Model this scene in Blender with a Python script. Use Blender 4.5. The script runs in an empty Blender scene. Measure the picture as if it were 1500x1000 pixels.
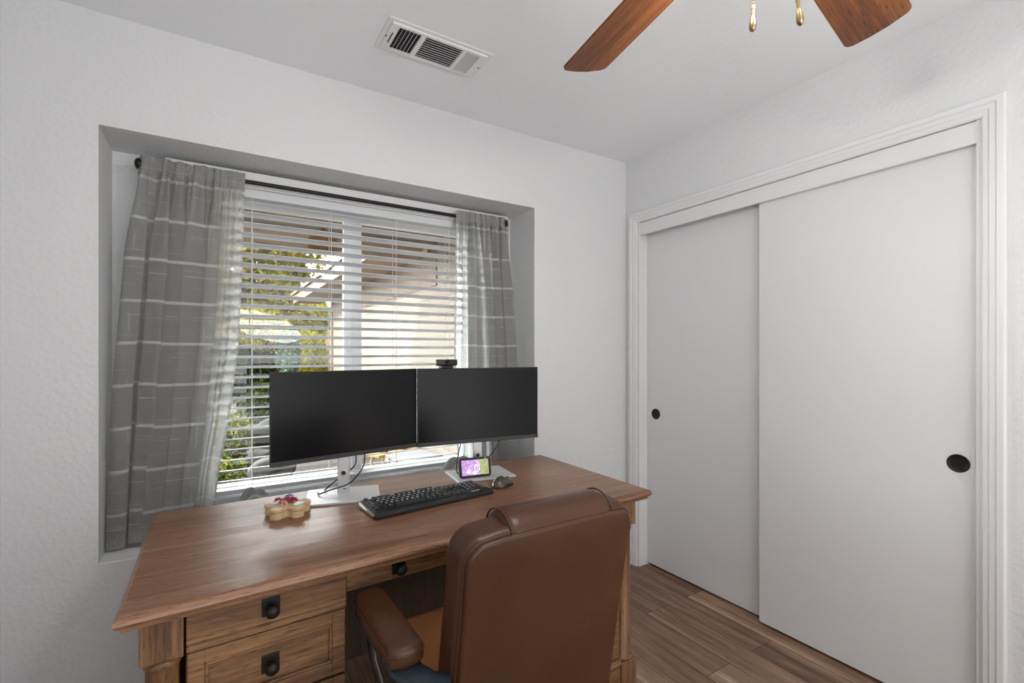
import bpy, bmesh, math, random
import numpy as np
from mathutils import Vector, Matrix, Euler

# ------------------------------------------------------------------ camera, world, lights, exposure
sc = bpy.context.scene
col = sc.collection
PI = math.pi
random.seed(4)
rng = np.random.default_rng(7)

F = 701.0; HY = 515.0; CZ = 1.281
YAW = math.atan(435 / 701)
cam = bpy.data.cameras.new('camera')
camo = bpy.data.objects.new('camera', cam); col.objects.link(camo)
cam.sensor_width = 36; cam.lens = F / 1500 * 36
cam.shift_y = (HY - 500) / 1500
cam.clip_start = 0.02
camo.location = (0, 0, CZ); camo.rotation_euler = (PI / 2, 0, -YAW)
sc.camera = camo

SKY_BASE, SKY_GLOW = 1.5, 42.0
w = bpy.data.worlds.new('overcast_sky'); sc.world = w; w.use_nodes = True
bg = w.node_tree.nodes['Background']
# hazy sky: brightest low over the garden, duller overhead and behind the house
_n = w.node_tree
_tc = _n.nodes.new('ShaderNodeTexCoord'); _dp = _n.nodes.new('ShaderNodeVectorMath'); _dp.operation = 'DOT_PRODUCT'
_dp.inputs[1].default_value = Vector((-.22, .94, .26)).normalized()
_n.links.new(_tc.outputs['Generated'], _dp.inputs[0])
_mr = _n.nodes.new('ShaderNodeMapRange'); _mr.interpolation_type = 'SMOOTHSTEP'
_mr.inputs['From Min'].default_value = .72; _mr.inputs['From Max'].default_value = 1.0
_mr.inputs['To Min'].default_value = SKY_BASE; _mr.inputs['To Max'].default_value = SKY_GLOW
_n.links.new(_dp.outputs['Value'], _mr.inputs['Value']); _n.links.new(_mr.outputs['Result'], bg.inputs['Strength'])
bg.inputs['Color'].default_value = (0.97, 0.985, 1.0, 1)

sun = bpy.data.lights.new('sun', 'SUN'); suno = bpy.data.objects.new('sun', sun); col.objects.link(suno)
sun.energy = 5.0; sun.angle = math.radians(1.5); sun.color = (1, .93, .80)
suno.rotation_euler = Vector((0.80, 0.25, -0.56)).to_track_quat('-Z', 'Y').to_euler()

BULB_POWER = 168.0          # radiance of the fan's frosted bulbs
fill = bpy.data.lights.new('back_fill', 'AREA'); fillo = bpy.data.objects.new('back_fill', fill); col.objects.link(fillo)
fill.shape = 'RECTANGLE'; fill.size = 2.1; fill.size_y = 1.5; fill.energy = 9; fill.color = (1, .995, .985)   # added fill behind the camera, tilted up to brighten walls and ceiling
fillo.location = (.75, -1.75, .75); fillo.rotation_euler = Vector((0, .62, .78)).to_track_quat('-Z', 'Y').to_euler()
fl = bpy.data.lights.new('bounce_fill', 'AREA'); flo = bpy.data.objects.new('bounce_fill', fl); col.objects.link(flo)
fl.shape = 'DISK'; fl.size = .7; fl.energy = 7.5; fl.color = (1, 1, 1)      # added unseen light, raises the ceiling the way a bounced flash would
flo.location = (.45, -.75, 1.55); flo.rotation_euler = Vector((.25, .45, .86)).to_track_quat('-Z', 'Y').to_euler()
sc.view_settings.view_transform = 'Standard'
sc.view_settings.look = 'None'
sc.view_settings.gamma = 1.0
sc.view_settings.use_curve_mapping = False
sc.view_settings.exposure = 0.30

# ------------------------------------------------------------------ room numbers
XW, YW, CEIL = 2.148, 2.132, 2.44
XL, YF = -0.575, -1.33
AX0, AX1, AZ0, AZ1, AY = -0.338, 1.466, 0.55, 2.057, 2.385
WX0, WX1, WZ0, WZ1 = -0.050, 1.210, 0.655, 1.965
DZ = 0.76                   # desk top height

# ------------------------------------------------------------------ material helpers
def newmat(name):
    m = bpy.data.materials.new(name); m.use_nodes = True
    nt = m.node_tree; b = nt.nodes['Principled BSDF']
    return m, nt, b
def N(nt, t, **kw):
    n = nt.nodes.new(t)
    for k, v in kw.items():
        if k in n.inputs.keys(): n.inputs[k].default_value = v
        else: setattr(n, k, v)
    return n
def plain(name, c, rough=.5, metal=0, bump=0, bscale=100, spec=.5, coat=0):
    m, nt, b = newmat(name)
    b.inputs['Base Color'].default_value = (*c, 1)
    b.inputs['Roughness'].default_value = rough
    b.inputs['Metallic'].default_value = metal
    b.inputs['Specular IOR Level'].default_value = spec
    b.inputs['Coat Weight'].default_value = coat
    if bump:
        tc = N(nt, 'ShaderNodeTexCoord')
        no = N(nt, 'ShaderNodeTexNoise', Scale=bscale, Detail=3.0)
        bp = N(nt, 'ShaderNodeBump', Strength=bump, Distance=.003)
        nt.links.new(tc.outputs['Object'], no.inputs['Vector'])
        nt.links.new(no.outputs['Fac'], bp.inputs['Height'])
        nt.links.new(bp.outputs['Normal'], b.inputs['Normal'])
    return m
def ramp(nt, stops):
    r = N(nt, 'ShaderNodeValToRGB'); e = r.color_ramp.elements
    while len(e) < len(stops): e.new(.5)
    for q, (p, c) in zip(e, stops): q.position = p; q.color = (*c, 1) if len(c) == 3 else c
    return r

def plaster(name, c, strength, scale):
    m, nt, b = newmat(name)
    b.inputs['Base Color'].default_value = (*c, 1); b.inputs['Roughness'].default_value = .62
    b.inputs['Specular IOR Level'].default_value = .3
    tc = N(nt, 'ShaderNodeTexCoord')
    n1 = N(nt, 'ShaderNodeTexNoise', Scale=scale, Detail=4.0, Roughness=.6, Distortion=.6)
    n2 = N(nt, 'ShaderNodeTexVoronoi', Scale=scale * .55)
    ad = N(nt, 'ShaderNodeMath', operation='ADD')
    bp = N(nt, 'ShaderNodeBump', Strength=strength, Distance=.004)
    nt.links.new(tc.outputs['Object'], n1.inputs['Vector']); nt.links.new(tc.outputs['Object'], n2.inputs['Vector'])
    nt.links.new(n1.outputs['Fac'], ad.inputs[0]); nt.links.new(n2.outputs['Distance'], ad.inputs[1])
    nt.links.new(ad.outputs[0], bp.inputs['Height']); nt.links.new(bp.outputs['Normal'], b.inputs['Normal'])
    return m

def wood(name, stops, axis='x', grain=36, rough=.42, streak=.5, bump=.12, knots=False, big=3.0, stretch=.045, coat=0.0, spec=.5, pores=.75):
    """wood with its grain along one object axis"""
    m, nt, b = newmat(name)
    tc = N(nt, 'ShaderNodeTexCoord')
    s = {'x': (stretch, 1, 1), 'y': (1, stretch, 1), 'z': (1, 1, stretch)}[axis]
    mp = N(nt, 'ShaderNodeMapping'); mp.inputs['Scale'].default_value = s
    nt.links.new(tc.outputs['Object'], mp.inputs['Vector'])
    n1 = N(nt, 'ShaderNodeTexNoise', Scale=grain * 3, Detail=8.0, Roughness=.66, Distortion=.5)
    n2 = N(nt, 'ShaderNodeTexNoise', Scale=grain * .45, Detail=4.0, Roughness=.55, Distortion=1.2)
    n3 = N(nt, 'ShaderNodeTexNoise', Scale=big, Detail=2.0)
    for n in (n1, n2): nt.links.new(mp.outputs[0], n.inputs['Vector'])
    mp3 = N(nt, 'ShaderNodeMapping'); mp3.inputs['Scale'].default_value = tuple(max(q, .25) for q in s)
    nt.links.new(tc.outputs['Object'], mp3.inputs['Vector']); nt.links.new(mp3.outputs[0], n3.inputs['Vector'])
    a = N(nt, 'ShaderNodeMath', operation='MULTIPLY_ADD'); a.inputs[1].default_value = streak
    nt.links.new(n1.outputs['Fac'], a.inputs[0])
    a2 = N(nt, 'ShaderNodeMath', operation='MULTIPLY'); a2.inputs[1].default_value = 1 - streak * .75
    nt.links.new(n2.outputs['Fac'], a2.inputs[0]); nt.links.new(a2.outputs[0], a.inputs[2])
    a3 = N(nt, 'ShaderNodeMath', operation='MULTIPLY_ADD'); a3.inputs[1].default_value = .45
    nt.links.new(n3.outputs['Fac'], a3.inputs[0])
    a4 = N(nt, 'ShaderNodeMath', operation='SUBTRACT'); a4.inputs[1].default_value = .29
    nt.links.new(a.outputs[0], a4.inputs[0]); nt.links.new(a4.outputs[0], a3.inputs[2])
    r = ramp(nt, stops)
    nt.links.new(a3.outputs[0], r.inputs[0])
    mp4 = N(nt, 'ShaderNodeMapping'); mp4.inputs['Scale'].default_value = tuple(q if q == 1 else .09 for q in s)
    nt.links.new(tc.outputs['Object'], mp4.inputs['Vector'])
    n4 = N(nt, 'ShaderNodeTexNoise', Scale=grain * 7.5, Detail=2.0); nt.links.new(mp4.outputs[0], n4.inputs['Vector'])
    pr = N(nt, 'ShaderNodeMapRange'); pr.inputs['From Min'].default_value = .56; pr.inputs['From Max'].default_value = .72
    pr.inputs['To Min'].default_value = 0; pr.inputs['To Max'].default_value = pores; nt.links.new(n4.outputs['Fac'], pr.inputs['Value'])
    pm = N(nt, 'ShaderNodeMix', data_type='RGBA'); nt.links.new(pr.outputs[0], pm.inputs['Factor']); nt.links.new(r.outputs[0], pm.inputs['A'])
    pm.inputs['B'].default_value = (*stops[0][1], 1)
    nt.links.new(pm.outputs['Result'], b.inputs['Base Color'])
    bp = N(nt, 'ShaderNodeBump', Strength=bump, Distance=.002)
    nt.links.new(n1.outputs['Fac'], bp.inputs['Height']); nt.links.new(bp.outputs['Normal'], b.inputs['Normal'])
    b.inputs['Roughness'].default_value = rough
    b.inputs['Coat Weight'].default_value = coat; b.inputs['Coat Roughness'].default_value = .3
    b.inputs['Specular IOR Level'].default_value = spec
    return m

DESKC = [(.20, (.040, .017, .009)), (.38, (.135, .060, .031)), (.56, (.250, .120, .066)), (.78, (.430, .245, .148))]
SIDEC = [(.22, (.030, .014, .006)), (.42, (.125, .058, .024)), (.60, (.245, .125, .052)), (.82, (.400, .225, .105))]
M = {}
M['wall'] = plaster('wall_paint', (.69, .695, .70), .46, 95)
M['ceiling'] = plaster('ceiling_paint', (.84, .86, .872), .16, 80)
M['sill'] = plain('sill_paint', (.80, .80, .80), .5, bump=.1, bscale=60)
M['trim'] = plain('white_trim_paint', (.72, .72, .725), .38)
M['door'] = plain('white_door_paint', (.70, .70, .705), .42, bump=.04, bscale=250)
M['desk_x'] = wood('desk_top_wood', DESKC, 'x', 46, .34, .66, .14, stretch=.032)
M['side_x'] = wood('desk_drawer_wood', SIDEC, 'x', 34, .5, .6, .2)
M['side_z'] = wood('desk_post_wood', SIDEC, 'z', 34, .5, .6, .2)
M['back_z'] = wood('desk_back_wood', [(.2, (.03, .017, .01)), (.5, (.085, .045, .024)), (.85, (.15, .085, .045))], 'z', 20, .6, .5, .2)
M['black'] = plain('black_plastic', (.012, .012, .013), .42)
M['black_soft'] = plain('black_rubber', (.010, .010, .011), .6)
M['iron'] = plain('dark_iron', (.020, .019, .018), .45, .6)
M['bluegrey'] = plain('slate_plastic', (.020, .036, .048), .36)
M['gunmetal'] = plain('gunmetal', (.13, .125, .12), .33, .85)
M['silver'] = plain('brushed_silver', (.60, .60, .61), .36, .75)
M['silver_plate'] = plain('silver_base_paint', (.58, .58, .58), .35, .25)
M['screen'] = plain('monitor_screen', (.006, .006, .0065), .24, spec=.2)
M['bezel'] = plain('monitor_bezel', (.035, .036, .038), .5)
M['blind'] = plain('blind_slat_white', (.64, .65, .67), .4)
M['vinyl'] = plain('window_vinyl_white', (.82, .83, .84), .35)
M['cord'] = plain('blind_cord', (.75, .75, .74), .7)
M['brass'] = plain('antique_brass', (.36, .24, .13), .34, 1.0)
M['bronze'] = plain('oil_bronze', (.10, .065, .04), .38, .9)
M['vent'] = plain('vent_white_metal', (.78, .78, .78), .4)
M['vent_dark'] = plain('vent_shade_black', (.03, .03, .03), .8)
M['birch'] = plain('birch_box_wood', (.62, .44, .25), .55, bump=.1, bscale=90)
M['shell'] = plain('pale_blue_shell', (.62, .68, .67), .35)
M['berry'] = plain('dried_red_petals', (.42, .045, .045), .6)
M['violet'] = plain('dried_violet_petals', (.25, .12, .45), .6)
M['key'] = plain('keycap_black', (.016, .017, .018), .32)
M['legend'] = plain('key_legend_white', (.85, .85, .85), .5)
M['mouse'] = plain('mouse_taupe_gloss', (.085, .070, .055), .22, .35)

def leather(name, c1, c2, rough=.36):
    m, nt, b = newmat(name)
    tc = N(nt, 'ShaderNodeTexCoord')
    n1 = N(nt, 'ShaderNodeTexNoise', Scale=5.0, Detail=4.0)
    v = N(nt, 'ShaderNodeTexVoronoi', Scale=260.0)
    n2 = N(nt, 'ShaderNodeTexNoise', Scale=9.0, Detail=2.0, Distortion=.8)
    for n in (n1, v, n2): nt.links.new(tc.outputs['Object'], n.inputs['Vector'])
    r = ramp(nt, [(.35, c1), (.65, c2)])
    nt.links.new(n1.outputs['Fac'], r.inputs[0]); nt.links.new(r.outputs[0], b.inputs['Base Color'])
    bp = N(nt, 'ShaderNodeBump', Strength=.10, Distance=.001); bp2 = N(nt, 'ShaderNodeBump', Strength=.18, Distance=.01)
    nt.links.new(v.outputs['Distance'], bp.inputs['Height']); nt.links.new(n2.outputs['Fac'], bp2.inputs['Height'])
    nt.links.new(bp.outputs['Normal'], bp2.inputs['Normal']); nt.links.new(bp2.outputs['Normal'], b.inputs['Normal'])
    b.inputs['Roughness'].default_value = rough
    b.inputs['Specular IOR Level'].default_value = .4
    return m
M['leather'] = leather('brown_leather', (.055, .0200, .0085), (.074, .028, .0125))
M['leather_tan'] = leather('tan_leather', (.28, .115, .045), (.34, .145, .06), .42)

def floor_mat():
    m, nt, b = newmat('plank_floor')
    tc = N(nt, 'ShaderNodeTexCoord')
    sw = N(nt, 'ShaderNodeMapping'); sw.inputs['Rotation'].default_value = (0, 0, PI / 2)
    nt.links.new(tc.outputs['Object'], sw.inputs['Vector'])
    br = N(nt, 'ShaderNodeTexBrick')
    br.inputs['Scale'].default_value = 1.0; br.inputs['Brick Width'].default_value = 1.2; br.inputs['Row Height'].default_value = .15
    br.inputs['Mortar Size'].default_value = .0013; br.inputs['Bias'].default_value = 0
    br.inputs['Color1'].default_value = (.1, .1, .1, 1); br.inputs['Color2'].default_value = (.9, .9, .9, 1); br.inputs['Mortar'].default_value = (0, 0, 0, 1)
    br.offset = .37
    nt.links.new(sw.outputs[0], br.inputs['Vector'])
    mp = N(nt, 'ShaderNodeMapping'); mp.inputs['Scale'].default_value = (1, .06, 1)
    nt.links.new(tc.outputs['Object'], mp.inputs['Vector'])
    # shift the grain per plank
    vm = N(nt, 'ShaderNodeVectorMath', operation='MULTIPLY_ADD')
    vm.inputs[1].default_value = (3, 7, 5)
    nt.links.new(br.outputs['Color'], vm.inputs[0]); nt.links.new(mp.outputs[0], vm.inputs[2])
    n1 = N(nt, 'ShaderNodeTexNoise', Scale=60.0, Detail=8.0, Roughness=.68, Distortion=.7)
    n2 = N(nt, 'ShaderNodeTexNoise', Scale=11.0, Detail=4.0, Distortion=1.2)
    for n in (n1, n2): nt.links.new(vm.outputs[0], n.inputs['Vector'])
    a = N(nt, 'ShaderNodeMath', operation='MULTIPLY_ADD'); a.inputs[1].default_value = .6
    a2 = N(nt, 'ShaderNodeMath', operation='MULTIPLY'); a2.inputs[1].default_value = .5
    nt.links.new(n1.outputs['Fac'], a.inputs[0]); nt.links.new(n2.outputs['Fac'], a2.inputs[0]); nt.links.new(a2.outputs[0], a.inputs[2])
    sep = N(nt, 'ShaderNodeMath', operation='MULTIPLY_ADD'); sep.inputs[1].default_value = .16
    nt.links.new(br.outputs['Color'], sep.inputs[0])
    s2 = N(nt, 'ShaderNodeMath', operation='SUBTRACT'); s2.inputs[1].default_value = .12
    nt.links.new(a.outputs[0], s2.inputs[0]); nt.links.new(s2.outputs[0], sep.inputs[2])
    r = ramp(nt, [(.28, (.060, .031, .017)), (.46, (.205, .115, .072)), (.58, (.325, .200, .132)), (.74, (.60, .44, .32))])
    nt.links.new(sep.outputs[0], r.inputs[0])
    mx = N(nt, 'ShaderNodeMix', data_type='RGBA')
    nt.links.new(br.outputs['Fac'], mx.inputs['Factor']); nt.links.new(r.outputs[0], mx.inputs['A'])
    mx.inputs['B'].default_value = (.02, .012, .008, 1)
    nt.links.new(mx.outputs['Result'], b.inputs['Base Color'])
    bp = N(nt, 'ShaderNodeBump', Strength=.25, Distance=.002)
    nt.links.new(n1.outputs['Fac'], bp.inputs['Height']); nt.links.new(bp.outputs['Normal'], b.inputs['Normal'])
    b.inputs['Roughness'].default_value = .45
    return m
M['floor'] = floor_mat()

def fabric_mat():
    """grey linen with woven white bands and slubs; UV in metres (u across, v down)"""
    m, nt, b = newmat('striped_linen')
    out = nt.nodes['Material Output']
    uv = N(nt, 'ShaderNodeUVMap'); uv.uv_map = 'UVMap'
    sp = N(nt, 'ShaderNodeSeparateXYZ'); nt.links.new(uv.outputs[0], sp.inputs[0])
    def band(src, period, phase, width, soft):
        a = N(nt, 'ShaderNodeMath', operation='ADD'); a.inputs[1].default_value = phase; nt.links.new(src, a.inputs[0])
        p = N(nt, 'ShaderNodeMath', operation='PINGPONG'); p.inputs[1].default_value = period / 2; nt.links.new(a.outputs[0], p.inputs[0])
        mr = N(nt, 'ShaderNodeMapRange'); mr.inputs['From Min'].default_value = width / 2; mr.inputs['From Max'].default_value = width / 2 + soft
        mr.inputs['To Min'].default_value = 1; mr.inputs['To Max'].default_value = 0
        nt.links.new(p.outputs[0], mr.inputs['Value']); return mr.outputs[0]
    def mul(a, bb):
        q = N(nt, 'ShaderNodeMath', operation='MULTIPLY'); nt.links.new(a, q.inputs[0])
        if isinstance(bb, float): q.inputs[1].default_value = bb
        else: nt.links.new(bb, q.inputs[1])
        return q.outputs[0]
    def mx_(a, bb):
        q = N(nt, 'ShaderNodeMath', operation='MAXIMUM'); nt.links.new(a, q.inputs[0]); nt.links.new(bb, q.inputs[1]); return q.outputs[0]
    big = band(sp.outputs[1], .1557, .1557 - .080, .0095, .0015)
    th1 = band(sp.outputs[1], .1557, .1557 - .132, .0016, .0012)
    th2 = band(sp.outputs[1], .0631, .02, .0012, .0012)
    vt = band(sp.outputs[0], .083, .01, .0014, .0014)
    # broken threads
    mp = N(nt, 'ShaderNodeMapping'); mp.inputs['Scale'].default_value = (14, 60, 1); nt.links.new(uv.outputs[0], mp.inputs['Vector'])
    nb = N(nt, 'ShaderNodeTexNoise', Scale=1.0, Detail=2.0); nt.links.new(mp.outputs[0], nb.inputs['Vector'])
    br = N(nt, 'ShaderNodeMapRange'); br.inputs['From Min'].default_value = .46; br.inputs['From Max'].default_value = .56; nt.links.new(nb.outputs['Fac'], br.inputs['Value'])
    mp2 = N(nt, 'ShaderNodeMapping'); mp2.inputs['Scale'].default_value = (60, 9, 1); nt.links.new(uv.outputs[0], mp2.inputs['Vector'])
    nb2 = N(nt, 'ShaderNodeTexNoise', Scale=1.0, Detail=2.0); nt.links.new(mp2.outputs[0], nb2.inputs['Vector'])
    br2 = N(nt, 'ShaderNodeMapRange'); br2.inputs['From Min'].default_value = .50; br2.inputs['From Max'].default_value = .58; nt.links.new(nb2.outputs['Fac'], br2.inputs['Value'])
    stripe = mx_(mx_(mul(big, .85), mul(th1, br.outputs[0])), mx_(mul(mul(th2, br.outputs[0]), .55), mul(mul(vt, br2.outputs[0]), .5)))
    # weave
    mw = N(nt, 'ShaderNodeMapping'); mw.inputs['Scale'].default_value = (55, 420, 1); nt.links.new(uv.outputs[0], mw.inputs['Vector'])
    w1 = N(nt, 'ShaderNodeTexNoise', Scale=1.0, Detail=3.0); nt.links.new(mw.outputs[0], w1.inputs['Vector'])
    mw2 = N(nt, 'ShaderNodeMapping'); mw2.inputs['Scale'].default_value = (420, 50, 1); nt.links.new(uv.outputs[0], mw2.inputs['Vector'])
    w2 = N(nt, 'ShaderNodeTexNoise', Scale=1.0, Detail=3.0); nt.links.new(mw2.outputs[0], w2.inputs['Vector'])
    av = N(nt, 'ShaderNodeMath', operation='ADD'); nt.links.new(w1.outputs['Fac'], av.inputs[0]); nt.links.new(w2.outputs['Fac'], av.inputs[1])
    rc = ramp(nt, [(.35, (.17, .168, .162)), (.65, (.42, .418, .405))])
    hf = mul(av.outputs[0], .5); nt.links.new(hf, rc.inputs[0])
    mc = N(nt, 'ShaderNodeMix', data_type='RGBA'); nt.links.new(stripe, mc.inputs['Factor']); nt.links.new(rc.outputs[0], mc.inputs['A'])
    mc.inputs['B'].default_value = (.72, .72, .70, 1)
    df = N(nt, 'ShaderNodeBsdfDiffuse'); tr = N(nt, 'ShaderNodeBsdfTranslucent'); tp = N(nt, 'ShaderNodeBsdfTransparent')
    nt.links.new(mc.outputs['Result'], df.inputs['Color'])
    tc_ = N(nt, 'ShaderNodeMix', data_type='RGBA'); tc_.inputs['Factor'].default_value = .75
    nt.links.new(mc.outputs['Result'], tc_.inputs['A']); tc_.inputs['B'].default_value = (1, 1, .98, 1)
    nt.links.new(tc_.outputs['Result'], tr.inputs['Color'])
    m1 = N(nt, 'ShaderNodeMixShader'); m1.inputs[0].default_value = .42
    nt.links.new(df.outputs[0], m1.inputs[1]); nt.links.new(tr.outputs[0], m1.inputs[2])
    m2 = N(nt, 'ShaderNodeMixShader')
    # open weave, doubled cloth at the hems (second UV map marks the hem)
    uh = N(nt, 'ShaderNodeUVMap'); uh.uv_map = 'Hem'; sh = N(nt, 'ShaderNodeSeparateXYZ'); nt.links.new(uh.outputs[0], sh.inputs[0])
    ow = N(nt, 'ShaderNodeMapRange'); ow.inputs['From Min'].default_value = .42; ow.inputs['From Max'].default_value = .64
    ow.inputs['To Min'].default_value = .12; ow.inputs['To Max'].default_value = .48; nt.links.new(hf, ow.inputs['Value'])
    inv = N(nt, 'ShaderNodeMath', operation='SUBTRACT'); inv.inputs[0].default_value = 1; nt.links.new(sh.outputs[0], inv.inputs[1])
    nt.links.new(mul(ow.outputs[0], inv.outputs[0]), m2.inputs[0])
    hm = N(nt, 'ShaderNodeMath', operation='MULTIPLY_ADD'); hm.inputs[1].default_value = -.55; hm.inputs[2].default_value = .82; nt.links.new(sh.outputs[0], hm.inputs[0])
    nt.links.new(hm.outputs[0], m1.inputs[0])
    nt.links.new(m1.outputs[0], m2.inputs[1]); nt.links.new(tp.outputs[0], m2.inputs[2])
    nt.links.new(m2.outputs[0], out.inputs['Surface'])
    return m
M['linen'] = fabric_mat()

def glass_mat():
    m, nt, b = newmat('window_glass'); out = nt.nodes['Material Output']
    t = N(nt, 'ShaderNodeBsdfTransparent'); t.inputs[0].default_value = (.95, .97, .96, 1)
    g = N(nt, 'ShaderNodeBsdfGlossy'); g.inputs['Roughness'].default_value = .02
    mx = N(nt, 'ShaderNodeMixShader'); mx.inputs[0].default_value = .05
    nt.links.new(t.outputs[0], mx.inputs[1]); nt.links.new(g.outputs[0], mx.inputs[2]); nt.links.new(mx.outputs[0], out.inputs['Surface'])
    return m
M['glass'] = glass_mat()
def emit_mat(name, c, s):
    m, nt, b = newmat(name)
    b.inputs['Base Color'].default_value = (.9, .9, .9, 1)
    b.inputs['Emission Color'].default_value = (*c, 1); b.inputs['Emission Strength'].default_value = s
    return m
M['bulb'] = emit_mat('lit_bulb', (1.0, .98, .955), BULB_POWER)

def leaf_mat(name, stops, trans=.35):
    m, nt, b = newmat(name); out = nt.nodes['Material Output']
    g = N(nt, 'ShaderNodeNewGeometry')
    r = ramp(nt, stops); nt.links.new(g.outputs['Random Per Island'], r.inputs[0])
    df = N(nt, 'ShaderNodeBsdfDiffuse'); tr = N(nt, 'ShaderNodeBsdfTranslucent')
    nt.links.new(r.outputs[0], df.inputs[0]); nt.links.new(r.outputs[0], tr.inputs[0])
    mx = N(nt, 'ShaderNodeMixShader'); mx.inputs[0].default_value = trans
    nt.links.new(df.outputs[0], mx.inputs[1]); nt.links.new(tr.outputs[0], mx.inputs[2]); nt.links.new(mx.outputs[0], out.inputs['Surface'])
    return m
M['leaf_tree'] = leaf_mat('leaves_olive_yellow', [(0, (.10, .14, .02)), (.4, (.38, .40, .05)), (.75, (.62, .54, .10)), (1, (.66, .38, .22))])
M['leaf_yellow'] = leaf_mat('leaves_yellow', [(0, (.14, .20, .02)), (.45, (.52, .50, .04)), (1, (.85, .70, .08))])
M['leaf_dark'] = leaf_mat('leaves_dark_green', [(0, (.012, .022, .005)), (.6, (.04, .07, .012)), (1, (.13, .15, .03))], .08)
M['leaf_blue'] = leaf_mat('leaves_blue_green', [(0, (.06, .12, .08)), (.6, (.20, .32, .22)), (1, (.45, .55, .42))], .12)
M['leaf_low'] = leaf_mat('leaves_low_shrub', [(0, (.02, .035, .008)), (.55, (.08, .13, .015)), (.85, (.24, .27, .03)), (1, (.70, .55, .05))])
M['bark'] = plain('bark', (.09, .06, .04), .9, bump=.5, bscale=40)
M['rock'] = plain('grey_rock', (.045, .0445, .044), .9, bump=1.0, bscale=14)
M['patio'] = wood('patio_ground_bark', [(.2, (.018, .014, .011)), (.5, (.045, .036, .030)), (.85, (.09, .075, .062))], 'x', 12, .9, .5, .4, stretch=.4)
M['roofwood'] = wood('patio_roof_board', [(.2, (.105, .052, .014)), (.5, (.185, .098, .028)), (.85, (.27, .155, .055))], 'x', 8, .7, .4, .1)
M['beamtan'] = wood('patio_beam_tan', [(.2, (.36, .23, .11)), (.5, (.48, .32, .16)), (.85, (.58, .41, .22))], 'x', 8, .7, .4, .1)
M['stucco'] = plain('cream_stucco', (.62, .53, .44), .9, bump=.4, bscale=50)
M['fasciatan'] = plain('fascia_tan', (.42, .28, .15), .7)
M['trimbrown'] = plain('corner_trim_brown', (.30, .19, .12), .7)
M['pale_wall'] = plain('pale_garden_wall', (.50, .38, .31), .9, bump=.1, bscale=8)
M['terracotta'] = plain('terracotta', (.33, .12, .05), .8)
M['yellow_wood'] = plain('yellow_wood', (.55, .36, .10), .6)
M['chair_grey'] = plain('outdoor_grey', (.30, .31, .33), .6)

def siding_mat():
    m, nt, b = newmat('lap_siding')
    tc = N(nt, 'ShaderNodeTexCoord'); sp = N(nt, 'ShaderNodeSeparateXYZ'); nt.links.new(tc.outputs['Object'], sp.inputs[0])
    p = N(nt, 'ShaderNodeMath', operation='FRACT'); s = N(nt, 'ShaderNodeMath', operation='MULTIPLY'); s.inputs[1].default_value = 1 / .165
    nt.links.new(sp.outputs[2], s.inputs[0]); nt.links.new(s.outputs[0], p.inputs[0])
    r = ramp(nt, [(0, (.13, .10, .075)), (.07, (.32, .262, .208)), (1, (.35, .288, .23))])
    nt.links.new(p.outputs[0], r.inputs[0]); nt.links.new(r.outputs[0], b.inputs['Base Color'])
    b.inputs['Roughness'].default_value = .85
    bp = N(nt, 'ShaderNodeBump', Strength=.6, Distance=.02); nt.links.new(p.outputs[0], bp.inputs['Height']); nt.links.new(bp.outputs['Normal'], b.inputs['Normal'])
    return m
M['siding'] = siding_mat()

def picture_mat():
    """abstract wallpaper of the little smart display: pinks and violets on the left, green on the right"""
    m, nt, b = newmat('display_picture')
    tc = N(nt, 'ShaderNodeTexCoord'); sp = N(nt, 'ShaderNodeSeparateXYZ'); nt.links.new(tc.outputs['Generated'], sp.inputs[0])
    n = N(nt, 'ShaderNodeTexNoise', Scale=4.5, Detail=2.0, Distortion=1.5); nt.links.new(tc.outputs['Generated'], n.inputs['Vector'])
    left = ramp(nt, [(.30, (.45, .27, .12)), (.42, (.80, .16, .62)), (.52, (.48, .36, .80)), (.68, (.85, .70, .92))])
    nt.links.new(n.outputs['Fac'], left.inputs[0])
    right = ramp(nt, [(.35, (.30, .38, .12)), (.6, (.48, .50, .24)), (.75, (.62, .45, .50))])
    nt.links.new(n.outputs['Fac'], right.inputs[0])
    st = N(nt, 'ShaderNodeMapRange'); st.inputs['From Min'].default_value = .62; st.inputs['From Max'].default_value = .66; nt.links.new(sp.outputs[0], st.inputs['Value'])
    mx = N(nt, 'ShaderNodeMix', data_type='RGBA'); nt.links.new(st.outputs[0], mx.inputs['Factor']); nt.links.new(left.outputs[0], mx.inputs['A']); nt.links.new(right.outputs[0], mx.inputs['B'])
    b.inputs['Base Color'].default_value = (.02, .02, .02, 1)
    nt.links.new(mx.outputs['Result'], b.inputs['Emission Color']); b.inputs['Emission Strength'].default_value = .85
    b.inputs['Roughness'].default_value = .25
    return m
M['picture'] = picture_mat()
M['scribble'] = emit_mat('display_scribble', (.16, .18, .62), .8)
M['scribble_w'] = emit_mat('display_scribble_white', (.95, .90, 1.0), .8)

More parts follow.
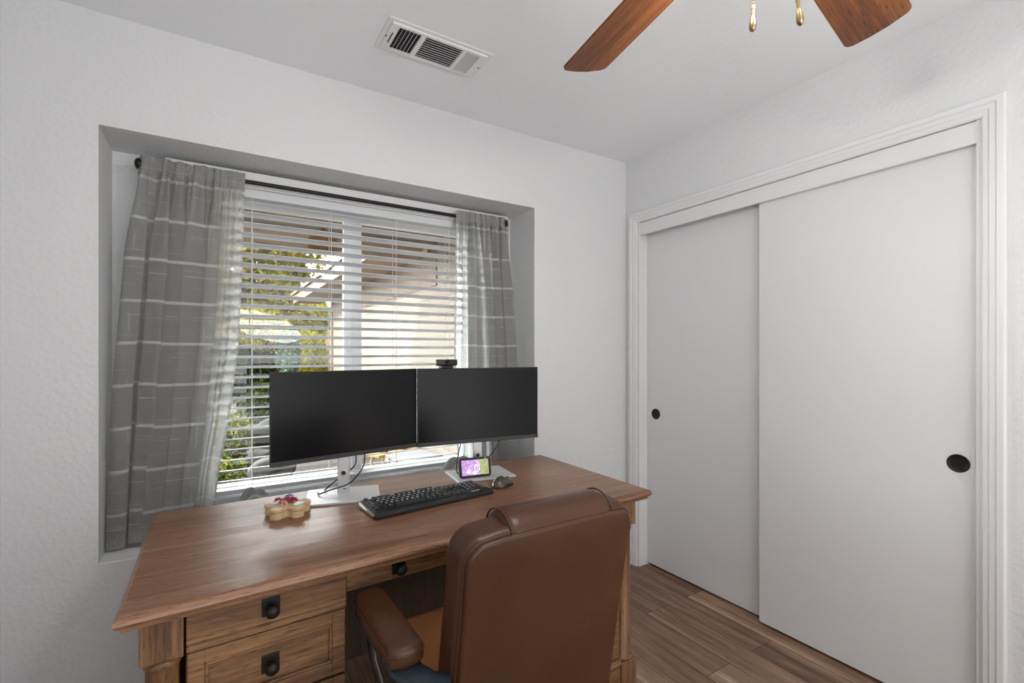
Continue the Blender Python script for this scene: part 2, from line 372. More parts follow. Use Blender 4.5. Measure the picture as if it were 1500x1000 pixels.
# ------------------------------------------------------------------ mesh helpers
class MB:
    def __init__(s): s.v = []; s.f = []; s.sm = []
    def add(s, verts, faces, mtx=None, smooth=False):
        o = len(s.v)
        s.v += [tuple(mtx @ Vector(p)) if mtx is not None else tuple(p) for p in verts]
        s.f += [tuple(i + o for i in q) for q in faces]; s.sm += [smooth] * len(faces)
        return s
    def addbm(s, bm, mtx=None, smooth=False):
        bm.verts.index_update()
        s.add([v.co.copy() for v in bm.verts], [[v.index for v in f.verts] for f in bm.faces], mtx, smooth); bm.free(); return s
    def box(s, a, b, bev=0, seg=2, mtx=None, smooth=False):
        a, b = [min(p, q) for p, q in zip(a, b)], [max(p, q) for p, q in zip(a, b)]
        bm = bmesh.new(); bmesh.ops.create_cube(bm, size=1)
        for v in bm.verts: v.co = Vector([(a[i] + b[i]) / 2 + v.co[i] * (b[i] - a[i]) for i in range(3)])
        if bev: bmesh.ops.bevel(bm, geom=bm.edges[:], offset=bev, segments=seg, profile=.5, affect='EDGES', clamp_overlap=True)
        return s.addbm(bm, mtx, smooth)
    def cyl(s, p, q, r, r2=None, n=20, cap=True, smooth=True):
        p, q = Vector(p), Vector(q); d = (q - p); L = d.length
        R = d.to_track_quat('Z', 'Y').to_matrix().to_4x4(); R.translation = p
        r2 = r if r2 is None else r2
        vs = [(r * math.cos(2 * PI * i / n), r * math.sin(2 * PI * i / n), 0) for i in range(n)] + [(r2 * math.cos(2 * PI * i / n), r2 * math.sin(2 * PI * i / n), L) for i in range(n)]
        s.add(vs, [(i, (i + 1) % n, n + (i + 1) % n, n + i) for i in range(n)], R, smooth)
        if cap: s.add(vs, [tuple(range(n - 1, -1, -1)), tuple(range(n, 2 * n))], R, False)
        return s
    def tube(s, pts, r, n=10, smooth=True, flat=None):
        pts = [Vector(p) for p in pts]; rs = r if isinstance(r, (list, tuple)) else [r] * len(pts)
        vs = []; prev = None
        for i, p in enumerate(pts):
            t = (pts[min(i + 1, len(pts) - 1)] - pts[max(i - 1, 0)]).normalized()
            if prev is None:
                up = Vector((0, 0, 1)) if abs(t.z) < .9 else Vector((1, 0, 0)); a = t.cross(up).normalized()
            else: a = (prev - t * prev.dot(t)).normalized()
            bb = t.cross(a); prev = a
            for k in range(n):
                th = 2 * PI * k / n; ca, sa = math.cos(th), math.sin(th)
                if flat: vs.append(p + a * ca * flat[0] + bb * sa * flat[1])
                else: vs.append(p + a * ca * rs[i] + bb * sa * rs[i])
        m = len(pts); fs = [(i * n + k, i * n + (k + 1) % n, (i + 1) * n + (k + 1) % n, (i + 1) * n + k) for i in range(m - 1) for k in range(n)]
        fs += [tuple(range(n - 1, -1, -1)), tuple(range((m - 1) * n, m * n))]
        return s.add(vs, fs, None, smooth)
    def lathe(s, prof, n=28, mtx=None, smooth=True):
        vs = []; m = len(prof)
        for r, z in prof:
            for k in range(n): vs.append((r * math.cos(2 * PI * k / n), r * math.sin(2 * PI * k / n), z))
        fs = [(i * n + k, i * n + (k + 1) % n, (i + 1) * n + (k + 1) % n, (i + 1) * n + k) for i in range(m - 1) for k in range(n)]
        fs += [tuple(range(n - 1, -1, -1)), tuple(range((m - 1) * n, m * n))]
        return s.add(vs, fs, mtx, smooth)
    def prism(s, poly, z0, z1, mtx=None, bev=0, seg=2, smooth=False):
        bm = bmesh.new(); vs = [bm.verts.new((x, y, z0)) for x, y in poly]; f = bm.faces.new(vs)
        r = bmesh.ops.extrude_face_region(bm, geom=[f]); up = [g for g in r['geom'] if isinstance(g, bmesh.types.BMVert)]
        bmesh.ops.translate(bm, verts=up, vec=(0, 0, z1 - z0)); bmesh.ops.recalc_face_normals(bm, faces=bm.faces[:])
        if bev:
            ed = [e for e in bm.edges if abs(e.verts[0].co.z - e.verts[1].co.z) < 1e-7]
            bmesh.ops.bevel(bm, geom=ed, offset=bev, segments=seg, profile=.5, affect='EDGES', clamp_overlap=True)
        return s.addbm(bm, mtx, smooth)
    def sphere(s, c, r, mtx=None, sub=2, sc_=(1, 1, 1)):
        bm = bmesh.new(); bmesh.ops.create_icosphere(bm, subdivisions=sub, radius=1)
        for v in bm.verts: v.co = Vector((c[0] + v.co.x * r * sc_[0], c[1] + v.co.y * r * sc_[1], c[2] + v.co.z * r * sc_[2]))
        return s.addbm(bm, mtx, True)
    def build(s, name, mat, parent=None, mats=None, midx=None, loc=None):
        me = bpy.data.meshes.new(name); me.from_pydata(s.v, [], s.f)
        me.polygons.foreach_set('use_smooth', s.sm)
        for q in (mats or [mat]): me.materials.append(q)
        if midx is not None: me.polygons.foreach_set('material_index', midx)
        me.update()
        o = bpy.data.objects.new(name, me); col.objects.link(o)
        if parent is not None: o.parent = parent
        if loc is not None: o.location = loc
        return o

def tag(o, label=None, cat=None, group=None, kind=None):
    if label: o['label'] = label
    if cat: o['category'] = cat
    if group: o['group'] = group
    if kind: o['kind'] = kind
    return o
def thing(name, label, cat, loc=(0, 0, 0), rz=0, group=None):
    o = bpy.data.objects.new(name, None); col.objects.link(o); o.empty_display_size = .05
    o.location = loc; o.rotation_euler = (0, 0, rz)
    return tag(o, label, cat, group)
def struct(name, mb, mat, label=None, parent=None):
    o = mb.build(name, mat, parent)
    if parent is None: tag(o, label, None, None, 'structure')
    return o
def sub_d(o, lv=1):
    md = o.modifiers.new('soft', 'SUBSURF'); md.levels = lv; md.render_levels = lv
    return o

# ------------------------------------------------------------------ room shell
T = .12
struct('floor', MB().box((XL - T, YF - T, -.05), (XW + .75, AY + .11, 0)), M['floor'], 'brown wood plank floor')
struct('ceiling', MB().box((XL - T, YF - T, CEIL), (XW + .75, AY + .11, CEIL + .08)), M['ceiling'], 'white textured ceiling')
wb = MB()
def ring_wall(mb, x0, x1, z0, z1, hx0, hx1, hz0, hz1, y0, y1):
    mb.box((x0, y0, z0), (hx0, y1, z1)); mb.box((hx1, y0, z0), (x1, y1, z1))
    mb.box((hx0, y0, z0), (hx1, y1, hz0)); mb.box((hx0, y0, hz1), (hx1, y1, z1))
ring_wall(wb, XL - T, XW + .75, 0, CEIL, AX0, AX1, AZ0, AZ1, YW, AY)
ring_wall(wb, XL - T, XW + .75, 0, CEIL, WX0, WX1, WZ0, WZ1, AY, AY + .11)
struct('wall_back', wb, M['wall'], 'white textured wall with the recessed window')
CY0, CY1, CZ1 = .525, 2.037, 2.05       # closet opening
wr = MB()
wr.box((XW, YF - T, 0), (XW + T, CY0, CEIL)); wr.box((XW, CY1, 0), (XW + T, YW, CEIL)); wr.box((XW, CY0, CZ1), (XW + T, CY1, CEIL))
struct('wall_right', wr, M['wall'], 'white textured wall around the closet')
struct('wall_closet', MB().box((XW + .70, YF - T, 0), (XW + .75, YW, CEIL)).box((XW + T, YF - T, 0), (XW + .70, YF, CEIL)), M['wall'], 'closet back wall behind the sliding doors')
struct('wall_left', MB().box((XL - T, YF, 0), (XL, YW, CEIL)), M['wall'], 'white wall at the left edge')
# wall behind the camera, with a wide opening added to let light in
DX0, DX1, DH = -.40, 1.95, 2.10
wf = MB()
wf.box((XL - T, YF - T, 0), (DX0, YF, CEIL)); wf.box((DX1, YF - T, 0), (XW, YF, CEIL)); wf.box((DX0, YF - T, DH), (DX1, YF, CEIL))
struct('wall_front', wf, M['wall'], 'white wall behind the camera with an added wide opening')
struct('baseboard_back', MB().box((XL + .001, YW - .014, .001), (XW - .02, YW - .0005, .09), .003), M['trim'], 'white baseboard under the window')

# closet casing (moulded), fascia, jambs
def casing_profile():
    return [(0, 0), (.062, 0), (.062, .012), (.056, .017), (.040, .017), (.036, .013), (.022, .013), (.018, .010), (.006, .009), (0, .005)]
cs = MB()
def sweep_casing(mb):
    # path: inner edge of the opening; profile offset outward
    prof = casing_profile()
    path = [((CY1), 0.0, (1, 0)), ((CY1), CZ1, (1, 1)), ((CY0), CZ1, (-1, 1)), ((CY0), 0.0, (-1, 0))]
    vs = []; n = len(prof)
    for y, z, (oy, oz) in path:
        for a, h in prof: vs.append((XW - .0005 - h, y + oy * a, z + oz * a))
    fs = [(i * n + k, i * n + (k + 1) % n, (i + 1) * n + (k + 1) % n, (i + 1) * n + k) for i in range(3) for k in range(n)]
    mb.add(vs, fs)
sweep_casing(cs)
struct('trim_1', cs, M['trim'], 'moulded white casing around the closet opening')
struct('trim_2', MB().box((XW + .004, CY0, 1.975), (XW + .022, CY1, CZ1 - .002), .0015), M['trim'], 'flat white board hiding the closet door track')
struct('trim_3', MB().box((XW + .001, CY1 - .012, 0), (XW + T, CY1 - .0003, CZ1)).box((XW + .001, CY0 + .0003, 0), (XW + T, CY0 + .012, CZ1)), M['trim'], 'white closet jambs')
def closet_door(name, x0, y0, y1, py, pz, lab):
    o = MB().box((x0, y0, .014), (x0 + .032, y1, 2.035), .0015).build(name, M['door'])
    tag(o, lab, None, None, 'structure')
    R = Matrix.Translation((x0, py, pz)) @ Matrix.Rotation(-PI / 2, 4, 'Y')
    prof = [(.031, -.0005), (.031, .0025), (.0285, .0036), (.0255, .0030), (.0245, .0010), (.020, .0004), (.006, .0004), (.0001, .0004)]
    p = MB().lathe(prof, 36, R).build('flush_pull', M['iron'], o)
    p['label'] = 'round black recessed finger pull'
    return o
closet_door('door_1', XW + .070, 1.27, CY1 - .013, 1.958, .913, 'left sliding closet door, set further back')
closet_door('door_2', XW + .028, CY0 + .013, 1.301, .590, .897, 'right sliding closet door, in front')

# alcove sill board and window
struct('trim_4', MB().box((AX0 + .0005, YW + .001, AZ0 + .0003), (AX1 - .0005, AY - .0005, AZ0 + .008), .001), M['sill'], 'painted sill of the window recess')
WYa, WYb = AY + .012, AY + .075
wn = MB(); fr = .045
wn.box((WX0, WYa, WZ0), (WX0 + fr, WYb, WZ1), .004); wn.box((WX1 - fr, WYa, WZ0), (WX1, WYb, WZ1), .004)
wn.box((WX0, WYa, WZ0), (WX1, WYb, WZ0 + fr), .004); wn.box((WX0, WYa, WZ1 - fr), (WX1, WYb, WZ1), .004)
win = struct('window_1', wn, M['vinyl'], 'white vinyl slider window behind the blind')
MX = .578
MB().box((MX - .048, WYa + .004, WZ0 + fr), (MX - .006, WYb - .03, WZ1 - fr), .003).box((MX - .004, WYa + .020, WZ0 + fr), (MX + .042, WYb, WZ1 - fr), .003).build('meeting_stile', M['vinyl'], win)
MB().box((WX0 + fr, WYa + .022, WZ0 + fr), (MX - .04, WYa + .026, WZ1 - fr)).build('glass_pane', M['glass'], win)
MB().box((MX + .04, WYa + .042, WZ0 + fr), (WX1 - fr, WYa + .046, WZ1 - fr)).build('glass_pane', M['glass'], win)
MB().box((MX - .034, WYa - .010, 1.28), (MX - .018, WYa + .004, 1.36), .003).build('sash_lock', M['vinyl'], win)

# ------------------------------------------------------------------ venetian blind
bl = thing('venetian_blind', 'white horizontal slat blind, slats open, over the window', 'blind', (0, 0, 0))
BX0, BX1 = -.060, 1.215
SY, TILT, PITCH = 2.336, math.radians(12), .0435
MB().box((BX0, 2.312, 1.935), (BX1, 2.368, 1.972), .003).build('headrail', M['blind'], bl)
sl = MB(); zs = []
z = 1.913
while z > .735:
    zs.append(z)
    hw = .025; n = 6; vs = []
    for side in (0, 1):
        for k in range(n + 1):
            a = -hw + 2 * hw * k / n; crown = .0022 * (1 - (a / hw) ** 2)
            yy = SY + a * math.cos(TILT); zz = z - a * math.sin(TILT) + crown - (.0026 if side else 0)
            vs += [(BX0 + .004, yy, zz), (BX1 - .004, yy, zz)]
    fs = []; m = 2 * (n + 1)
    for k in range(n):
        fs.append((2 * k, 2 * k + 1, 2 * k + 3, 2 * k + 2)); fs.append((m + 2 * k, m + 2 * k + 2, m + 2 * k + 3, m + 2 * k + 1))
    fs += [(0, m, m + 1, 1), (2 * n, 2 * n + 1, m + 2 * n + 1, m + 2 * n)]
    for e in (0, 1): fs.append(tuple([2 * k + e for k in range(n + 1)] + [m + 2 * k + e for k in range(n, -1, -1)]))
    sl.add(vs, fs)
    z -= PITCH
sl.build('slats', M['blind'], bl)
BRZ = zs[-1] - PITCH
MB().box((BX0 + .004, 2.312, BRZ - .009), (BX1 - .004, 2.360, BRZ + .009), .003).build('bottom_rail', M['blind'], bl)
for x in (.135, .455, .76, 1.045):
    MB().cyl((x, SY - .0265, BRZ), (x, SY - .0265, 1.94), .0011, n=6).cyl((x, SY + .0265, BRZ), (x, SY + .0265, 1.94), .0011, n=6).build('ladder_cord', M['cord'], bl)
v_ = MB().box((-.166, 2.300, 1.972), (1.40, 2.384, 2.040), .003).build('valance', M['trim'], bl)

# ------------------------------------------------------------------ curtain rod
RY, RZ = 2.262, 1.985
rod = thing('curtain_rod', 'thin black curtain rod across the window recess', 'curtain rod', (0, 0, 0))
MB().cyl((-.234, RY, RZ), (1.350, RY, RZ), .0085, n=16).build('rod', M['iron'], rod)
for x, s in ((-.228, -1), (1.345, 1)):
    R = Matrix.Translation((x, RY, RZ)) @ Matrix.Rotation(s * PI / 2, 4, 'Y')
    MB().lathe([(.009, -.004), (.013, 0), (.020, .006), (.0225, .014), (.019, .022), (.010, .027), (.001, .028)], 20, R).build('finial', M['iron'], rod)
for x in (-.222, 1.338):
    MB().box((x - .006, RY, RZ - .004), (x + .006, AY - .0005 if x < 0 else 2.2995, RZ + .004), .001).cyl((x - .007, RY, RZ), (x + .007, RY, RZ), .0125).build('bracket', M['iron'], rod)

# ------------------------------------------------------------------ curtains
def lerp(a, b, t): return a + (b - a) * t
def interp(t, pts):
    for (a, va), (b, vb) in zip(pts, pts[1:]):
        if t <= b: return lerp(va, vb, (t - a) / (b - a))
    return pts[-1][1]
def curtain(name, label, left, right, nf, flat, seed, cloth, hem_side, bottom):
    """left/right: edge x as a function of t (0 top, 1 bottom); flat(s): 0..1 fold weight"""
    r = random.Random(seed)
    NS, NT = 300, 110
    ph = [r.uniform(0, 6.28) for _ in range(8)]
    top, bot = RZ + .028, bottom
    vs = []; uvs = []; hem = []
    for j in range(NT + 1):
        t = j / NT
        for i in range(NS + 1):
            s = i / NS
            x0, x1 = interp(t, left), interp(t, right)
            wgt = flat(s)
            sw = s + .022 * math.sin(2 * PI * 2.3 * s + ph[0]) + .012 * math.sin(2 * PI * 5 * s + ph[1] + t * 1.3)
            big = math.sin(2 * PI * nf * sw + ph[2] + .5 * math.sin(3 * t + ph[3]))
            big = math.copysign(abs(big) ** .8, big)
            small = math.sin(2 * PI * nf * 2.7 * sw + ph[4]) + .6 * math.sin(2 * PI * nf * 4.3 * sw + ph[5])
            g = min(1, max(0, (t - .02) / .25)); g = g * g * (3 - 2 * g)
            amp = lerp(.009, .034, g) * (.75 + .35 * math.sin(7 * s + ph[6])) * wgt
            sm = lerp(.011, .0035, g) * max(wgt, .45)
            y = RY - .012 + amp * big + sm * small + .003 * math.sin(2 * PI * 3 * s + 5 * t)
            th_ = 2 * PI * nf * sw + ph[2] + .5 * math.sin(3 * t + ph[3])
            x = lerp(x0, x1, s) - lerp(.006, .019, g) * wgt * math.sin(2 * th_) + .006 * g * wgt * math.cos(th_)
            # top: rod pocket, gathered round the rod
            zz = lerp(top, bot(s), t)
            d = zz - RZ
            if abs(d) < .028:
                k = math.sqrt(max(0, 1 - (d / .028) ** 2)); y = lerp(y, RY - .0145 - sm * .6 * small - .003, .5 * (.4 + .6 * k) if d > -.02 else .35)
            if abs(d) < .018: y = min(y, RY - .0125)
            if t < .02: zz += .004 * small * max(wgt, .5)
            vs.append((x, y, zz)); uvs.append((s * cloth, t * (top - bot(.5))))
            hs = (1 - s) if hem_side == 'r' else s
            hem.append(1.0 if (hs < .022 or zz > RZ - .040 and t < .05 or t > .965) else .6 * max(0, min(1, (wgt - .3) / .6)))
    W = NS + 1
    fs = [(j * W + i, j * W + i + 1, (j + 1) * W + i + 1, (j + 1) * W + i) for j in range(NT) for i in range(NS)]
    o = MB().add(vs, fs, None, True).build(name, M['linen'])
    me = o.data
    for nm, data in (('UVMap', uvs), ('Hem', [(h, 0) for h in hem])):
        L = me.uv_layers.new(name=nm)
        idx = np.empty(len(me.loops), dtype=np.int32); me.loops.foreach_get('vertex_index', idx)
        L.data.foreach_set('uv', np.array(data, dtype=np.float32)[idx].ravel())
    tag(o, label, 'curtain', 'striped linen curtains')
    return o
def tail(parent, name, c, sx, sy, sz, seed, rise=0):
    """the curtain's trailing end heaped on the sill: pleated lump"""
    r = random.Random(seed); NS, NT = 70, 26; vs = []; uvs = []
    for j in range(NT + 1):
        v = j / NT
        for i in range(NS + 1):
            u = i / NS; a = -1 + 2 * u
            prof = math.sqrt(max(0, 1 - a * a)) * (.80 + .20 * math.cos(2.2 * a - rise)) * (1 + rise * .35 * a)
            ang = PI * v
            pl = 1 + .05 * math.sin(9 * u * PI + 3 * v + seed) + .03 * math.sin(23 * u + 7 * v)
            x = c[0] + a * sx + .02 * math.sin(5 * v + 2 * a)
            y = c[1] - math.cos(ang) * sy * (.45 + .55 * prof) * pl
            z = c[2] + math.sin(ang) ** .8 * sz * prof * pl + .003
            vs.append((x, y, z)); uvs.append((u * .45 + .2, v * .3 + .3))
    W = NS + 1
    fs = [(j * W + i, j * W + i + 1, (j + 1) * W + i + 1, (j + 1) * W + i) for j in range(NT) for i in range(NS)]
    o = MB().add(vs, fs, None, True).build(name, M['linen'], parent); me = o.data
    idx = np.empty(len(me.loops), dtype=np.int32); me.loops.foreach_get('vertex_index', idx)
    L = me.uv_layers.new(name='UVMap'); L.data.foreach_set('uv', np.array(uvs, dtype=np.float32)[idx].ravel())
    L2 = me.uv_layers.new(name='Hem'); L2.data.foreach_set('uv', np.tile([1.0, 0.0], len(idx)).astype(np.float32))
    return o
SZ = AZ0 + .008
cl = curtain('curtain', 'wide grey linen curtain with white stripes, left of the window',
             [(0, -.243), (.25, -.275), (.6, -.308), (1, -.318)],
             [(0, .106), (.3, .093), (.5, .080), (.7, .048), (.85, .012), (1, -.012)],
             6.2, lambda s: 1 if s < .70 else max(.10, 1 - (s - .70) / .10), 3, 1.15, 'r',
             lambda s: SZ + .008 + .022 * max(0, math.sin(9 * s)) ** 2)
tail(cl, 'gathered_hem', (.125, 2.205, SZ), .135, .055, .165, 1)
cr = curtain('curtain', 'narrow grey linen curtain with white stripes, right of the window',
             [(0, 1.056), (.3, 1.048), (.7, 1.040), (.85, 1.06), (1, 1.06)],
             [(0, 1.366), (.25, 1.388), (.6, 1.432), (1, 1.445)],
             6.6, lambda s: 1 if s > .28 else max(.12, (s - .10) / .18), 11, 1.1, 'l',
             lambda s: SZ + .006 + .012 * max(0, math.sin(8 * s)) ** 2)
tail(cr, 'gathered_hem', (1.0, 2.20, SZ), .19, .055, .185, 4, .6)

# ------------------------------------------------------------------ desk
RT = math.radians(.75); RC = (.604, 1.585); RW, RD = 1.559, .732
def rect(a, b):
    return (RC[0] + math.cos(RT) * a * RW - math.sin(RT) * b * RD, RC[1] + math.sin(RT) * a * RW + math.cos(RT) * b * RD)
# measured corners of the top (the real one is a touch out of square)
QC = {(-1, -1): (-.171, 1.182), (-1, 1): (-.161, 1.895), (1, 1): (1.443, 2.030), (1, -1): (1.418, 1.285)}
def desk_map(a, b):
    """a, b in -.5..+.5 across and front-to-back"""
    rx, ry = rect(a, b); x = y = 0
    for (sa, sb), (qx, qy) in QC.items():
        k = (.5 + sa * a) * (.5 + sb * b); x += k * qx; y += k * qy
    return (.5 * rx + .5 * x, .5 * ry + .5 * y)
dk0 = desk_map(0, 0)
desk = thing('desk', 'large brown wooden executive desk in front of the window', 'desk', (dk0[0], dk0[1], 0))
def D(mb, name, mat, parent=desk):
    """mb is built in desk metres: x 0..RW from the left, y 0..RD from the front"""
    mb.v = [(*[q - o for q, o in zip(desk_map(x / RW - .5, y / RD - .5), dk0)], z) for x, y, z in mb.v]
    return mb.build(name, mat, parent)
# top with an ogee edge
prof = [(.012, DZ), (.005, DZ - .003), (.001, DZ - .010), (0, DZ - .016), (.004, DZ - .022), (.010, DZ - .026), (.012, DZ - .034), (.020, DZ - .038), (.034, DZ - .040)]
tv = []
for ins, z in prof:
    tv += [(ins, ins, z), (RW - ins, ins, z), (RW - ins, RD - ins, z), (ins, RD - ins, z)]
tf = [tuple([0, 1, 2, 3])] + [(i * 4 + k, i * 4 + 4 + k, i * 4 + 4 + (k + 1) % 4, i * 4 + (k + 1) % 4) for i in range(len(prof) - 1) for k in range(4)]
e = (len(prof) - 1) * 4; tf.append((e + 3, e + 2, e + 1, e))
D(MB().add(tv, tf), 'desktop', M['desk_x'])
PZ = DZ - .040                     # underside of the top
FX, FYd = .036, .050                # carcass inset: side, front
PW = .418                          # pedestal width
def post(x0, side):
    """corner post: square head block, half-round shaft, square foot"""
    x1 = x0 + .076; xc = x0 + .038
    p = D(MB().box((x0, FYd, PZ - .096), (x1, FYd + .06, PZ - .0005), .002), 'corner_post', M['side_z'])
    cap = MB().lathe([(.030, .118), (.037, .119), (.040, .124), (.037, .129), (.030, .131), (.030, PZ - .118), (.033, PZ - .114), (.035, PZ - .108), (.033, PZ - .102), (.030, PZ - .0965)], 24, Matrix.Translation((xc, FYd + .034, 0)))
    D(cap, 'column', M['side_z'], p)
    D(MB().box((x0 - .002, FYd - .004, .012), (x1 + .002, FYd + .066, .118), .003), 'foot_block', M['side_z'], p)
    return p
def knob(x, z, parent, y):
    k = D(MB().box((x - .019, y - .004, z - .021), (x + .019, y, z + .021), .0015), 'knob_plate', M['iron'], parent)
    R = Matrix.Translation((x + .002, y - .004, z - .004)) @ Matrix.Rotation(PI / 2, 4, 'X')
    D(MB().lathe([(.007, 0), (.006, .010), (.010, .014), (.0145, .019), (.015, .023), (.011, .028), (.001, .030)], 20, R), 'knob', M['iron'], parent)
def framed_front(x0, x1, z0, z1, y):
    mb = MB(); r = .032
    mb.box((x0, y, z0), (x0 + r, y + .02, z1), .003); mb.box((x1 - r, y, z0), (x1, y + .02, z1), .003)
    mb.box((x0 + r - .002, y, z0), (x1 - r + .002, y + .02, z0 + r), .003); mb.box((x0 + r - .002, y, z1 - r), (x1 - r + .002, y + .02, z1), .003)
    b = .007   # bead
    mb.box((x0 + r, y + .002, z0 + r), (x0 + r + b, y + .016, z1 - r), .002); mb.box((x1 - r - b, y + .002, z0 + r), (x1 - r, y + .016, z1 - r), .002)
    mb.box((x0 + r, y + .002, z0 + r), (x1 - r, y + .016, z0 + r + b), .002); mb.box((x0 + r, y + .002, z1 - r - b), (x1 - r, y + .016, z1 - r), .002)
    mb.box((x0 + r, y + .010, z0 + r), (x1 - r, y + .018, z1 - r))
    return mb
def pedestal(x0, mirror):
    x1 = x0 + PW
    px = x0 if not mirror else x1 - .076
    a, b = (x0 + .079, x1) if not mirror else (x0, x1 - .079)
    post(px, mirror)
    # carcass: sides, back, bottom
    c = MB()
    c.box((x0 + .004, FYd + .064, .06), (x0 + .022, RD - .05, PZ - .001)); c.box((x1 - .018, FYd + .030, .06), (x1, RD - .05, PZ - .001))
    c.box((x0 + .02, RD - .07, .06), (x1 - .016, RD - .052, PZ - .001)); c.box((a, FYd + .034, .06), (b, FYd + .05, PZ - .001))
    D(c, 'pedestal_case', M['side_z'])
    D(MB().box((a - .001, FYd + .002, .020), (b + .001, FYd + .060, .110), .002).box((a - .001, FYd - .004, .110), (b + .001, FYd + .060, .132), .006), 'plinth', M['side_x'])
    yf = FYd + .006
    d = MB().box((a + .001, yf, PZ - .079), (b - .001, yf + .022, PZ - .003), .002)
    d.box((a + .001, yf - .010, PZ - .092), (b - .001, yf + .022, PZ - .077), .006, 3)
    d1 = D(d, 'drawer', M['side_x']); knob((a + b) / 2 - .004, PZ - .040, d1, yf)
    d2 = D(framed_front(a + .003, b - .003, PZ - .258, PZ - .097, yf), 'drawer', M['side_x']); knob((a + b) / 2 - .004, PZ - .178, d2, yf + .010)
    d3 = D(framed_front(a + .003, b - .003, .138, PZ - .264, yf), 'drawer', M['side_x']); knob((a + b) / 2 - .004, (.138 + PZ - .264) / 2, d3, yf + .010)
pedestal(FX, False); pedestal(RW - FX - PW, True)
kx0, kx1 = FX + PW, RW - FX - PW
pd = D(MB().box((kx0 + .001, FYd + .016, PZ - .056), (kx1 - .001, FYd + .036, PZ - .001), .002).box((kx0 + .001, FYd + .014, PZ - .060), (kx1 - .001, FYd + .036, PZ - .054), .002), 'drawer', M['side_x'])
knob(kx0 + .140, PZ - .027, pd, FYd + .016); knob(kx1 - .140, PZ - .027, pd, FYd + .016)
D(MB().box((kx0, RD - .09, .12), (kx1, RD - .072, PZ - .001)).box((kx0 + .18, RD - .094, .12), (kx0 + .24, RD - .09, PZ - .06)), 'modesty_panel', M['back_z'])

# ------------------------------------------------------------------ office chair
ch = thing('office_chair', 'brown leather executive office chair pushed up to the desk', 'chair', (.645, 1.13, 0), math.radians(1.0))
# back: lean, local y = -.. towards the camera
LEAN = math.radians(10)
BM = Matrix.Translation((0, -.200, .497)) @ Matrix.Rotation(LEAN, 4, 'X')       # local: x across, y front, z up the back
def back_outline(n=10):
    hw0, hw1, h = .238, .238, .418; r = .048
    pts = [(-hw0, -.06)]
    pts = []
    pts += [(hw0 - .03, -.17), (hw0, -.13)]
    pts += [(lerp(hw0, hw1, t), lerp(-.13, h - r, t)) for t in (.25, .5, .75, 1)]
    for k in range(1, n + 1):
        a = PI / 2 * k / n; pts.append((hw1 - r + r * math.cos(a), h - r + r * math.sin(a)))
    pts += [(.15, h + .004), (0, h + .007)]
    pts += [(-x, z) for x, z in reversed(pts[:-1])]
    return pts
ol = back_outline()
def slab(outline, y0, y1, rnd, mtx, steps=6):
    """upholstered slab: outline in (x,z), rounded over both faces"""
    mb = MB(); n = len(outline); vs = []; cx = 0; cz = .18
    lay = []
    for k in range(steps + 1):
        a = PI / 2 * k / steps; lay.append((y0 + rnd * (1 - math.sin(a)), rnd * (1 - math.cos(a)) * 1.0))
    lay = [(y, i) for y, i in reversed(lay)] if False else lay
    rings = [(y0, rnd * .9 + .06), (y0, rnd)] + [(y0 + rnd * (1 - math.cos(PI / 2 * k / steps)), rnd * (1 - math.sin(PI / 2 * k / steps))) for k in range(1, steps + 1)]
    rings += [(y1 - rnd * (1 - math.sin(PI / 2 * k / steps)), rnd * (1 - math.cos(PI / 2 * k / steps))) for k in range(0, steps + 1)]
    rings += [(y1, rnd * .9 + .06)]
    for y, ins in rings:
        for x, z in outline:
            d = math.hypot(x - cx, z - cz); kx = max(0, (d - ins) / d); vs.append((cx + (x - cx) * kx, y, cz + (z - cz) * kx))
    m = len(rings)
    fs = [(i * n + k, (i + 1) * n + k, (i + 1) * n + (k + 1) % n, i * n + (k + 1) % n) for i in range(m - 1) for k in range(n)]
    fs += [tuple(range(n)), tuple(range(m * n - 1, (m - 1) * n - 1, -1))]
    return mb.add(vs, fs, mtx, True)
bk = slab(ol, -.012, .072, .024, BM).build('backrest', M['leather'], ch)
def inset_outline(o, d, cz=.18):
    return [(x * (1 - d / math.hypot(x, z - cz)), cz + (z - cz) * (1 - d / math.hypot(x, z - cz))) for x, z in o]
bp_ = slab(inset_outline(ol, .012), -.0195, .0, .008, BM, 4).build('back_panel', M['leather'], bk)
pp = inset_outline(ol, .0095)
MB().tube([BM @ Vector((x, -.006, z)) for x, z in pp + pp[:1]], .0028, 6).build('piping', M['leather'], bk)
# head roll across the top
hr = MB(); vs = []; n = 24; L0, L1 = -.128, .166; SEG = 18; RZC = .392
for i in range(SEG + 1):
    s = i / SEG; x = lerp(L0, L1, s); e = min(s, 1 - s) * (L1 - L0)
    k = 1 if e > .012 else (.86 + .14 * math.sqrt(max(0, 1 - (1 - e / .012) ** 2)))
    for q in range(n):
        a = 2 * PI * q / n; vs.append((x, .040 + math.cos(a) * .056 * k, RZC + math.sin(a) * .047 * k))
fs = [(i * n + q, i * n + (q + 1) % n, (i + 1) * n + (q + 1) % n, (i + 1) * n + q) for i in range(SEG) for q in range(n)]
fs += [tuple(range(n - 1, -1, -1)), tuple(range(SEG * n, SEG * n + n))]
hr.add(vs, fs, BM, True)
hro = hr.build('head_roll', M['leather'], bk)
for x in (L0 + .004, L1 - .004):
    MB().tube([BM @ Vector((x, .040 + math.cos(a) * .0565, RZC + math.sin(a) * .0475)) for a in [2 * PI * q / 28 for q in range(29)]], .0022, 6).build('piping', M['leather'], hro)
# front lumbar cushions
slab([(x * .86, lerp(.0, .30, (z + .17) / .59)) for x, z in ol], .05, .105, .03, BM).build('front_cushion', M['leather_tan'], bk)
